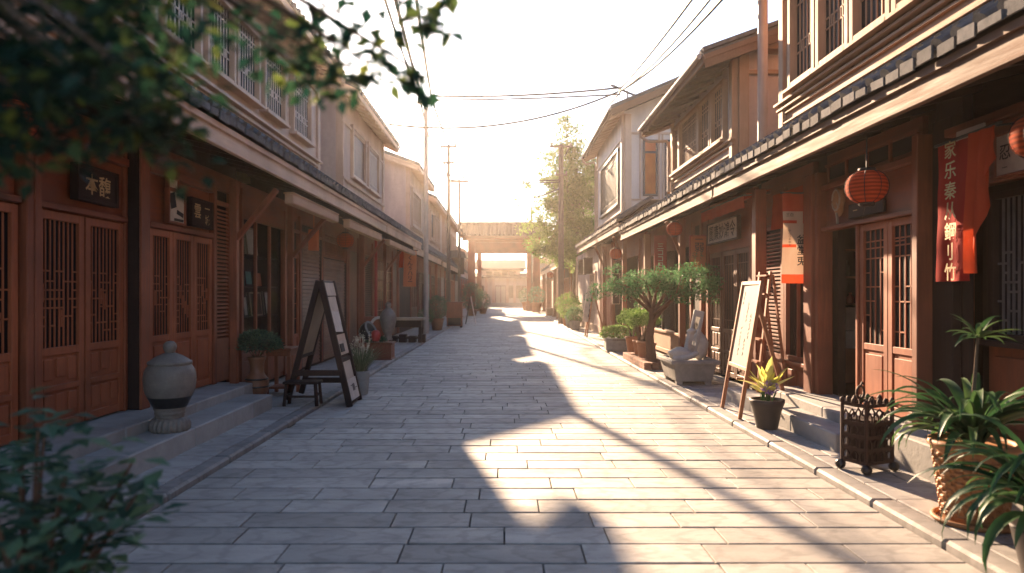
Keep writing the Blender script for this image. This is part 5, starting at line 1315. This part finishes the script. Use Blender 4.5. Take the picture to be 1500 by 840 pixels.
mb = MB(); up_ = Vector((.20, .0, 1)).normalized(); rt = Vector((1, 0, -.20)).normalized(); c = Vector((3.26, 11.75, .90))
for a in (-.066, .066): mb.obox(c + rt * a, rt, (0, 1, 0), up_, .048, .07, .82)
for z, hh in ((.355, .11), (-.30, .22)): mb.obox(c + up_ * z, rt, (0, 1, 0), up_, .088, .066, hh)
mb.build('slab', M['stonel'], t, bevel=.008)
mb = MB(); mb.blob((2.98, 11.62, .57), (.20, .14, .11), 5, .25, 16, 10); mb.tube([(2.84, 11.55, .50), (3.0, 11.5, .505), (3.15, 11.5, .55), (3.25, 11.5, .60)], [.05, .055, .05, .04], 10); mb.build('lying_block', M['stonel'], t)
mb = MB(); mb.bar((3.08, 11.65, .50), (3.17, 11.68, .92), .10, .09); mb.blob((3.18, 11.66, .95), (.08, .06, .055), 7, .25, 12, 8); mb.build('upright_block', M['stonel'], t, bevel=.012)
mb = MB(); mb.blob((3.40, 11.95, .68), (.15, .17, .25), 9, .3, 16, 12); solo(mb, 'boulder', M['stonel'], 'rounded pale boulder behind the tilted slab in the trough', 'stone', (3.40, 11.95, .49))

# small street tree
t = thing('street_tree', 'small flat topped tree with green spreading layers by the right kerb', 'tree', (3.02, 14.2, .10))
mb = MB(); tr = [Vector(p) for p in ((0, 0, 0), (.02, 0, .3), (-.02, .03, .65), (.05, .02, 1.0), (.03, 0, 1.22))]
mb.tube(tr, [.15, .10, .085, .075, .06], 10)
q = random.Random(41); ends = []
for a, ln, z0_, zz in ((-1.0, 1.1, .95, 1.62), (-1.15, 1.7, 1.1, 1.68), (-.9, .8, 1.1, 1.9), (2.9, .8, 1.15, 1.68), (3.4, .6, 1.2, 1.75), (1.6, .6, 1.2, 1.85), (-1.4, .6, 1.2, 1.8), (-.6, .6, 1.1, 1.75), (2.2, .6, 1.2, 1.9)):
    p0 = Vector((.04, .01, z0_)); e = Vector((ln * math.cos(a), ln * math.sin(a) * .8, zz)); m_ = p0.lerp(e, .5) + Vector((0, 0, .08))
    mb.tube([p0, p0.lerp(m_, .6), m_, e], [.045, .036, .026, .010], 7); ends += [e, m_.lerp(e, .5)]
    for k in range(3): f = e + Vector((q.gauss(0, .28), q.gauss(0, .28), q.uniform(-.02, .2))); mb.tube([m_, m_.lerp(f, .5) + Vector((0, 0, .04)), f], [.016, .010, .004], 5); ends.append(f)
mb.build('trunk', M['barkr'], t, world=False)
mb = MB()
for i, (x, y, z, rx, ry, rz) in enumerate(((-1.0, 0, 1.60, .26, .3, .11), (-.72, -.1, 1.66, .30, .34, .12), (-.38, .1, 1.80, .36, .4, .15), (-.42, -.3, 1.56, .26, .3, .09), (.02, 0, 1.90, .36, .45, .14), (.0, -.3, 1.66, .28, .3, .10), (.38, -.2, 1.96, .34, .45, .15), (.30, -.6, 1.68, .26, .3, .11),
        (.62, -.7, 2.02, .32, .4, .14), (.72, -1.1, 1.98, .26, .38, .12), (.70, -1.0, 1.66, .30, .4, .12), (.74, -1.45, 1.88, .22, .34, .10), (.74, -1.75, 1.72, .20, .28, .09), (.68, -1.5, 1.52, .26, .34, .09), (.45, -.9, 1.48, .24, .3, .08))):
    q2 = random.Random(i)
    for k in range(7):
        e = Vector((x + q2.gauss(0, .42) * rx, y + q2.gauss(0, .5) * ry, z + q2.gauss(0, .5) * rz)); r_ = q2.uniform(.10, .19)
        shrub(mb, e, (r_, r_, r_ * .6), 60, .058, 100 + i * 9 + k, False, .2, .5)
for e in ends: shrub(mb, e, (.14, .14, .08), 60, .055, int(e.x * 100) % 97, False, .2, .55)
mb.build('crown', M['lf_bonsai'], t, world=False, recalc=False)
mb = MB(); q = random.Random(2)
for k in range(2):
    for i in range(4):
        for j in range(10): mb.tint = q.random(); mb.box(2.80 + .155 * i, 2.945 + .155 * i, 13.75 + .25 * j, 13.99 + .25 * j, .10 + .075 * k, .17 + .075 * k)
solo(mb, 'brick_stand', M['brick'], 'low brick plinth holding three clay pots by the small tree', 'plinth', (3.1, 15, .10), bevel=.006)
for k, (x, y, sc_, lb) in enumerate(((2.95, 14.55, 1.0, 'clay pot of light green shrub, nearest of three on the brick plinth'), (2.98, 15.2, .92, 'clay pot of light green shrub, middle of three on the brick plinth'), (2.95, 15.85, 1.05, 'clay pot of light green shrub, farthest of three on the brick plinth'))):
    tub(lb, (x, y, .245), .155 * sc_, .34 * sc_, 'terracotta', (.34, .34, .26), 1500, .055, 'lf_lime', 140 + k, .72, True, 'clay pots on the brick plinth')
tub('long grey planter of leafy light green herbs left of the clay pots', (3.05, 18.4, .10), .36, .34, 'potgrey', (.5, .35, .24), 1300, .08, 'lf_lime', 151, .42, True, None, True)
tub('leggy shrub with a bare stem behind the clay pots', (3.45, 16.4, .10), .18, .36, 'terracotta', (.32, .32, .4), 900, .06, 'lf_bonsai', 152, 1.3)
# leaning board
t = thing('menu_board', 'narrow leaning board with a column of marks far along the right pavement', 'sign', (3.1, 24.2, .10))
mb = MB(); mb.bar((2.86, 23.95, .10), (3.12, 24.1, 1.85), .05, .05, (0, 1, 0)); mb.bar((2.86, 24.5, .10), (3.12, 24.4, 1.85), .05, .05, (0, 1, 0)); mb.bar((3.55, 24.25, .10), (3.12, 24.25, 1.75), .05, .05, (0, 1, 0)); mb.build('frame', M['easel'], t)
mb = MB(); mb.bar((2.95, 24.24, .62), (3.125, 24.25, 1.83), .03, .42, (1, 0, 0)); mb.build('board', M['paper'], t)
mb = MB(); [mb.obox((2.965 + .028 * i, 24.22, .85 + .19 * i), (0, 1, 0), (1, 0, -.14), (.14, 0, 1), .14, .05, .10) for i in range(5)]; mb.build('writing', M['chalk'], t)
for k, (x, y, r_, h, fr, lb, mt) in enumerate(((2.62, 30.6, .30, .55, (.5, .5, .45), 'round pot with a leafy shrub at the right kerb near the leaning board', 'lf_lime'), (3.0, 32.5, .32, .5, (.6, .6, .6), 'larger leafy shrub just behind the round pot on the right kerb', 'lf_street'), (2.95, 28.8, .26, .4, (.35, .35, .3), 'small dark potted shrub by the plastered shop wall', 'lf_bonsai'))):
    tub(lb, (x if x > 2.7 else 2.95, y, .10), r_, h, 'potgrey' if k != 1 else 'terracotta', fr, 1300, .085, mt, 160 + k)
for k, (x, y, lb) in enumerate(((2.55, 56, 'far tub with a round bush near the right gate pillar'), (2.0, 64, 'far bush just beyond the right gate pillar'))): tub(lb, (x, y, .0 if y > 60 else .1), .45, .8, 'terracotta', (.7, .7, .7), 900, .14, 'lf_bush', 170 + k)
mb = MB(); mb.box(2.85, 3.6, 47.0, 48.2, .10, .55); mb.box(2.8, 3.65, 46.95, 48.25, .55, .62); solo(mb, 'bench', M['red'], 'far low timber box seat by the lit pillars on the right', 'bench', (3.2, 47.6, .1))
# inside the doorway
t = thing('counter', 'pale fronted counter inside the open doorway', 'counter', (5.3, 9.7, .36))
mb = MB(); mb.box(4.7, 6.4, 9.45, 9.9, .36, .84); mb.build('cabinet', M['red'], t); mb = MB(); mb.box(4.68, 6.42, 9.42, 9.92, .84, 1.08); mb.build('front_panel', M['white'], t, bevel=.006)
mb = MB(); mb.box(4.70, 4.96, 9.55, 9.8, 1.08, 1.40); solo(mb, 'paper_bag', M['paper'], 'cream paper bag on the counter inside the doorway', 'bag', (4.83, 9.68, 1.08), bevel=.01)
for k, x in enumerate((5.06, 5.26)): mb = MB(); mb.box(x, x + .15, 9.58, 9.78, 1.08, 1.25); mb.box(x - .004, x + .154, 9.576, 9.784, 1.25, 1.275); solo(mb, 'tin', M['orange'], ('orange tin on the doorway counter, the one next to the paper bag', 'orange tin on the doorway counter, the one away from the bag')[k], 'tin', (x + .07, 9.68, 1.08), 'orange tins on the counter', bevel=.006)
q = random.Random(12)
nm = ('brown', 'pale', 'grey', 'red', 'dark'); mts = ('vase', 'paper', 'ceramic', 'redpaint', 'potblack')
for k in range(8):
    x = 4.72 + .14 * k; hh = q.uniform(.14, .26); lv = 1.45 if k < 5 else 1.85
    mb = MB(); mb.lathe([(.04, 0), (.05, .02), (.05, hh * .6), (.02, hh * .8), (.022, hh)], (x if k < 5 else x - .62, 10.17, lv), 12)
    solo(mb, 'bottle', M[mts[k % 5]], '%s bottle on the %s shelf inside the doorway' % (nm[k % 5], 'lower' if k < 5 else 'upper'), 'bottle', (x if k < 5 else x - .62, 10.17, lv), 'bottles on the shelves inside the doorway')

# ================================================================== POLES AND CABLES
def pole(label, x, y, top, r0=.12, r1=.08, mat='pole', arms=((.35, .7),), base=0.0):
    t = thing('utility_pole', label, 'pole', (x, y, base)); mb = MB(); mb.tube([(x, y, base), (x, y, (base + top) / 2), (x, y, top)], [r0, (r0 + r1) / 2, r1], 14); mb.build('shaft', M[mat], t)
    for dz, w in arms:
        mb = MB(); z = top - dz; mb.box(x - w / 2, x + w / 2, y - r1 - .07, y - r1 + .03, z - .05, z + .05); a = mb.build('crossarm', M['poled'], t, bevel=.006)
        mb = MB(); [mb.lathe([(.03, z + .05), (.045, z + .09), (.035, z + .13), (.045, z + .15), (.02, z + .19)], (x + e * w * .42, y - r1 - .02, 0), 10) for e in (-1, 1)]; mb.build('insulator', M['ceramic'], a)
    return t


pole('grey concrete pole with a short crossarm beyond the bench on the left', -3.05, 26.3, 9.05, .105, .080, 'pole', ((.08, .66),), .10)
pole('second left pole, thinner, behind the concrete one', -3.02, 36.45, 9.6, .11, .08, 'poled', ((.15, .9), (1.0, .6)), .10)
pole('far left pole near the fifth house', -3.05, 45.4, 9.2, .11, .08, 'poled', ((.15, 1.2),), .10)
pole('tall timber pole with two crossarms in front of the leafy tree on the right', 2.84, 34.7, 9.2, .15, .12, 'poled', ((.12, 1.15), (1.55, .6)), .10)
pole('distant pole with two crossarms beyond the gate', 2.9, 75.5, 11.2, .15, .12, 'poled', ((.15, 1.8), (1.5, 1.3)), .10)
pole('smooth round pole standing close behind the near right roof', 4.32, 11.45, 9.5, .085, .08, 'creamv', (), .10)
# lamp arm on the second left pole
def cable(label, p, q_, sag, r=.012, n=18):
    r *= 2.6
    p = Vector(p); q_ = Vector(q_); pts = [p.lerp(q_, i / n) - Vector((0, 0, sag * 4 * (i / n) * (1 - i / n))) for i in range(n + 1)]
    mb = MB(); mb.tube(pts, r, 5); solo(mb, 'power_cable', M['wire'], label, 'cable', p)


P1, P2, P3, PR = (-3.05, 26.2, 9.15), (-3.02, 36.4, 9.6), (-3.05, 45.35, 9.2), (2.95, 42.4, 10.95)
cable('overhead cable from the concrete pole to the near top edge, leftmost of three', (-3.28, 26.2, 9.1), (-1.55, 4.0, 6.1), .25, .010)
cable('overhead cable from the concrete pole to the near top edge, middle of three', (-3.05, 26.2, 8.7), (-1.35, 4.0, 6.4), .35, .014)
cable('overhead cable from the concrete pole to the near top edge, rightmost of three', (-2.82, 26.2, 9.1), (-.95, 4.0, 6.6), .30, .014)
cable('pair of street cables from the concrete pole onward, upper one', (-2.82, 26.3, 9.1), (-2.62, 36.4, 9.55), .5, .014); cable('pair of street cables from the concrete pole onward, lower one', (-3.28, 26.3, 9.1), (-3.4, 36.4, 9.5), .9, .014)
cable('cable sagging between the two far left poles', (-2.62, 36.5, 9.5), (-2.5, 45.3, 9.1), .6, .015); cable('thin cable between far left poles, outer side', (-3.4, 36.5, 9.5), (-3.55, 45.3, 9.1), .7, .015)
cable('long cable over the street to the roof bracket, upper of two', (-2.80, 26.2, 9.18), (4.05, 24.05, 8.85), .12, .015); cable('long cable over the street to the roof bracket, lower of two', (-2.9, 26.2, 9.02), (4.05, 24.0, 8.6), .05, .013)
cable('slack cable sagging from the left gable over the street to the roof bracket', (-3.75, 22.0, 7.05), (4.0, 24.0, 8.7), .55, .013)
cable('near cable rising from the roof bracket to the top edge, left one', (4.0, 24.0, 8.75), (3.35, 5.5, 6.6), .2, .013); cable('near cable rising from the roof bracket, a hand from the left one', (4.0, 24.0, 8.7), (3.5, 5.5, 6.5), .45, .011)
cable('near cable rising from the roof bracket to the top edge, rightmost one', (4.1, 24.0, 8.75), (4.1, 5.5, 6.9), .5, .013)
cable('far cable crossing the street above the gate, upper one', (-2.95, 36.4, 7.9), (2.75, 34.6, 7.35), .15, .014); cable('far cable crossing the street above the gate, lower one', (-3.0, 36.4, 7.65), (2.75, 34.6, 7.25), .10, .013)
cable('far slack cable from the fifth house to the tall timber pole', (-3.0, 45.3, 7.3), (2.75, 34.6, 6.9), .35, .014); cable('cable from the tall timber pole to the distant pole', (3.3, 34.8, 9.2), (3.6, 75.4, 11.1), .6, .016)
cable('cable from the tall timber pole to the roof bracket', (2.4, 34.6, 9.2), (4.1, 24.1, 8.75), .4, .013)
cable('cable from the distant pole to the gate side', (2.1, 75.4, 11.1), (-2.6, 63, 7.6), .5, .014)

# ================================================================== TREES
def big_tree(label, x, y, mat, blobs, trunk, leaf=.16, n=1500, seed=0, bark='bark', name='leafy_tree', shift=(0, 0, 0)):
    sh = Vector(shift); x += sh.x; y += sh.y; blobs = [(Vector(c) + sh, (r_[0] * 1.2, r_[1] * 1.1, r_[2])) for c, r_ in blobs]; trunk = [Vector(p) + sh for p in trunk]
    t = thing(name, label, 'tree', (x, y, trunk[0][2])); q = random.Random(seed)
    mb = MB(); mb.tube(trunk, [.20 - .10 * i / (len(trunk) - 1) for i in range(len(trunk))], 10); top = Vector(trunk[-1]); mid = Vector(trunk[len(trunk) // 2])
    for c, r_ in blobs:
        c = Vector(c); s0 = mid.lerp(top, q.uniform(.0, 1)); m_ = s0.lerp(c, .5) + Vector((q.gauss(0, .15), q.gauss(0, .15), .15)); mb.tube([s0, m_, c], [.07, .05, .02], 6)
        for k in range(4): d = Vector((q.gauss(0, 1), q.gauss(0, 1), q.gauss(0, .8))).normalized(); mb.tube([m_.lerp(c, .6), c + Vector((d.x * r_[0], d.y * r_[1], d.z * r_[2])) * .8], [.022, .008], 5)
    mb.build('trunk', M[bark], t)
    mb = MB()
    for i, (c, r_) in enumerate(blobs):
        vol = r_[0] * r_[1] * r_[2]
        for k in range(max(8, int(14 * vol ** .67 / .5))):       # small leaf sprays inside each bough
            d = Vector((q.gauss(0, .5), q.gauss(0, .5), q.gauss(0, .5)))
            cc = Vector(c) + Vector((d.x * r_[0], d.y * r_[1], d.z * r_[2])); s_ = q.uniform(.22, .45)
            shrub(mb, cc, (s_, s_, s_ * .7), n, leaf, seed * 50 + i * 7 + k, False, .2, .42)
    mb.build('crown', M[mat], t, recalc=False)
    return t


big_tree('tall airy tree with olive green leaves behind the right eaves', 3.75, 36.6, 'lf_street',
         [((3.6, 36.5, 9.9), (0.80, 0.80, 1.10)), ((3.2, 36.3, 8.8), (1.03, 1.03, 0.99)), ((4.3, 36.8, 8.6), (1.26, 1.15, 1.10)), ((3.3, 36.2, 7.4), (1.38, 1.38, 0.99)), ((4.6, 36.8, 7.2), (1.38, 1.38, 1.10)), ((3.0, 36.0, 6.1), (1.49, 1.38, 0.99)), ((4.3, 36.6, 5.8), (1.49, 1.38, 0.99)),
          ((2.5, 35.9, 5.0), (1.26, 1.26, 0.77)), ((3.7, 36.3, 4.8), (1.26, 1.26, 0.88)), ((2.0, 35.8, 4.1), (1.03, 1.03, 0.55)), ((3.0, 36.0, 3.7), (1.15, 1.03, 0.55)), ((4.2, 36.2, 4.0), (1.03, 1.03, 0.66)), ((2.7, 36.1, 6.9), (0.80, 0.80, 0.66)), ((3.2, 36.4, 10.9), (0.40, 0.40, 0.66)), ((2.4, 36.3, 7.9), (0.57, 0.57, 0.44))],
         [(3.75, 36.6, .10), (3.7, 36.6, 1.5), (3.9, 36.5, 3.0), (3.8, 36.5, 4.8), (3.9, 36.5, 6.6), (3.8, 36.5, 8.6)], .19, 62, 3, shift=(.15, 1.5, 0))


def px(x, y, d): return Vector(((x - 740) / 1000 * d, d, H + (430 - y) / 1000 * d))


# overhanging tree beside the photographer
t = thing('overhanging_tree', 'tree reaching over the camera with blurred dark leaves at the upper left', 'tree', (-3.05, .7, .10)); q = random.Random(77)
mb = MB(); trk = [Vector((-3.05, .7, .10)), Vector((-3.0, .8, 1.2)), Vector((-2.85, .95, 2.2)), Vector((-2.5, 1.2, 3.0))]; mb.tube(trk, [.16, .13, .11, .08], 10)
cl = []
for i in range(74):                                        # dense bough at the upper left
    x = q.uniform(-120, 265); y = q.uniform(-150, 170) if x < 150 else q.uniform(-150, 80 + (265 - x) * .8)
    cl.append((px(x, y, q.uniform(1.15, 1.75)), .085))
for x, y in ((20, 180), (75, 170), (140, 168), (190, 160), (235, 155), (262, 120), (245, 190), (285, 70), (300, 30), (10, 185), (210, 175), (255, 165), (225, 140), (240, 110), (40, 170)): cl.append((px(x, y, 1.4), .05))
sp = []
for x, y, r_ in ((370, 15, .12), (410, 35, .10), (430, 70, .09), (460, 20, .12), (490, 55, .10), (515, 75, .07), (545, 85, .06), (585, 85, .05), (530, 30, .10), (570, 10, .09), (610, 5, .06), (640, 5, .07), (500, -25, .16), (590, -35, .15), (420, -30, .16), (395, 60, .07), (600, 88, .05), (440, 40, .10), (470, 75, .08), (500, 25, .11), (520, 95, .05), (560, 50, .08), (610, 92, .05), (480, 100, .06), (450, 95, .05), (640, -20, .10)): sp.append((px(x, y, 1.55), r_ * .56))
root_ = trk[-1]
for c, r_ in cl[::3] + sp[::2]: m_ = root_.lerp(c, .5) + Vector((0, 0, .25)); mb.tube([root_, m_, c + Vector((0, 0, .03))], [.03, .014, .004], 5)
mb.build('trunk', M['bark'], t)
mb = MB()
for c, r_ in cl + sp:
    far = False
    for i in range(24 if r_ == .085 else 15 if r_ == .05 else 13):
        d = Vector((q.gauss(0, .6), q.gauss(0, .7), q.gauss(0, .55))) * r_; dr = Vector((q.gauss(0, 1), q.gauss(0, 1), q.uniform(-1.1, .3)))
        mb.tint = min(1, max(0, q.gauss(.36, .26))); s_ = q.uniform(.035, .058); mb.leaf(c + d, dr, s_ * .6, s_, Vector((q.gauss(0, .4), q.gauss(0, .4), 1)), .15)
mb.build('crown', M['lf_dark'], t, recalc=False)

# blurred plant at the bottom left
t = thing('potted_plant', 'leafy potted shrub close to the camera at the bottom left', 'plant', (-1.36, 1.95, 0)); q = random.Random(91)
mb = MB(); mb.lathe([(.15, 0), (.16, .02), (.22, .34), (.235, .36), (.235, .40), (.20, .40)], n=32); mb.build('pot', M['potgrey'], t, world=False)
mb = MB(); tips = []
for i in range(34):
    a = q.uniform(0, 6.28); k = q.uniform(.05, .40); e = Vector((k * .85 * math.cos(a), k * math.sin(a) * .7, q.uniform(.78, 1.25) - k * .3)); mb.tube([(.03 * math.cos(a), .03 * math.sin(a), .36), (e.x * .4, e.y * .4, .36 + (e.z - .36) * .6), e], [.012, .009, .004], 5); tips.append(e)
mb.build('stem', M['barkr'], t, world=False)
mb = MB()
for e in tips:
    for j in range(17):
        a = q.uniform(0, 6.28); mb.tint = min(1, max(0, q.gauss(.48, .27))); s_ = q.uniform(.06, .105); b_ = Vector((math.cos(a), math.sin(a), q.uniform(-.45, .5))); mb.leaf(e + Vector((q.gauss(0, .05), q.gauss(0, .05), q.gauss(0, .05))), b_, s_ * .62, s_, Vector((0, 0, 1)), .12)
mb.build('foliage', M['lf_bush'], t, world=False, recalc=False)
t = thing('potted_plant', 'low grey pot plant at the left bottom corner beside the leafy shrub', 'plant', (-2.42, 3.1, 0))
mb = MB(); mb.lathe([(.13, 0), (.19, .36), (.2, .42), (.17, .42)], n=28); mb.build('pot', M['potgrey'], t, world=False)
mb = MB()
for i in range(170):
    d = Vector((q.gauss(0, .12), q.gauss(0, .12), .52 + q.uniform(-.1, .38))); mb.tint = q.uniform(.0, .6); mb.leaf(d, (q.gauss(0, 1), q.gauss(0, 1), q.uniform(-.4, .6)), .06, .10, Vector((0, 0, 1)), .12)
mb.build('foliage', M['lf_bush'], t, world=False, recalc=False)

# everything that stands on the pavement rests on its surface
for o in list(COL.objects):
    if o.parent is None and o.get('category') and abs(o.location.z - .10) < .004: o.location.z -= .045
# ================================================================== AIR, SKY, SUN, CAMERA
SUN_EL, SUN_AZ = 19.0, -13.0
HAZE, ANIS = .00075, .72
SKY, SUN, EXPO = .075, 5.0, 2.5
mb = MB(); mb.box(-140, 140, -70, 140, -1.3, 13.5)
m = bpy.data.materials.new('air'); m.use_nodes = True; nt = m.node_tree; nt.nodes.clear()
o = nt.nodes.new('ShaderNodeOutputMaterial'); v = nt.nodes.new('ShaderNodeVolumePrincipled'); nt.links.new(v.outputs[0], o.inputs['Volume'])
v.inputs['Color'].default_value = (1.0, .88, .78, 1); v.inputs['Density'].default_value = HAZE; v.inputs['Anisotropy'].default_value = ANIS
if HAZE: tag(mb.build('haze', m), kind='stuff')

w = bpy.data.worlds.new('World'); SC.world = w; w.use_nodes = True; nt = w.node_tree; nt.nodes.clear()
o = nt.nodes.new('ShaderNodeOutputWorld'); bg = nt.nodes.new('ShaderNodeBackground'); sky = nt.nodes.new('ShaderNodeTexSky')
sky.sky_type = 'NISHITA'; sky.sun_disc = False; sky.sun_elevation = R(SUN_EL); sky.sun_rotation = R(SUN_AZ); sky.air_density = .8; sky.dust_density = 0.35; sky.ozone_density = 1.0; sky.altitude = 0
nt.links.new(sky.outputs[0], bg.inputs[0]); bg.inputs[1].default_value = SKY; nt.links.new(bg.outputs[0], o.inputs[0])

s = bpy.data.lights.new('sun', 'SUN'); s.energy = SUN; s.angle = R(.6); s.color = (1.0, .71, .46)
so = bpy.data.objects.new('sun', s); COL.objects.link(so)
sd = Vector((math.sin(R(SUN_AZ)) * math.cos(R(SUN_EL)), math.cos(R(SUN_AZ)) * math.cos(R(SUN_EL)), math.sin(R(SUN_EL))))
so.rotation_euler = sd.to_track_quat('Z', 'Y').to_euler(); so.location = (-8, 20, 30)

cd = bpy.data.cameras.new('camera'); co = bpy.data.objects.new('camera', cd); COL.objects.link(co); SC.camera = co
co.location = (0, 0, H); co.rotation_euler = (R(90), 0, 0)
cd.sensor_width = 36; cd.lens = 24; cd.shift_x = 10 / 1500; cd.shift_y = 10 / 1500; cd.clip_start = .05; cd.clip_end = 2000
cd.dof.use_dof = True; cd.dof.focus_distance = 9.5; cd.dof.aperture_fstop = 1.4

SC.view_settings.view_transform = 'Standard'; SC.view_settings.look = 'None'; SC.view_settings.exposure = EXPO; SC.view_settings.gamma = 1; SC.view_settings.use_curve_mapping = False
c = SC.cycles; c.max_bounces = 8; c.diffuse_bounces = 4; c.glossy_bounces = 3; c.transmission_bounces = 4; c.transparent_max_bounces = 12; c.volume_bounces = 1; c.use_denoising = True; c.sample_clamp_indirect = 6
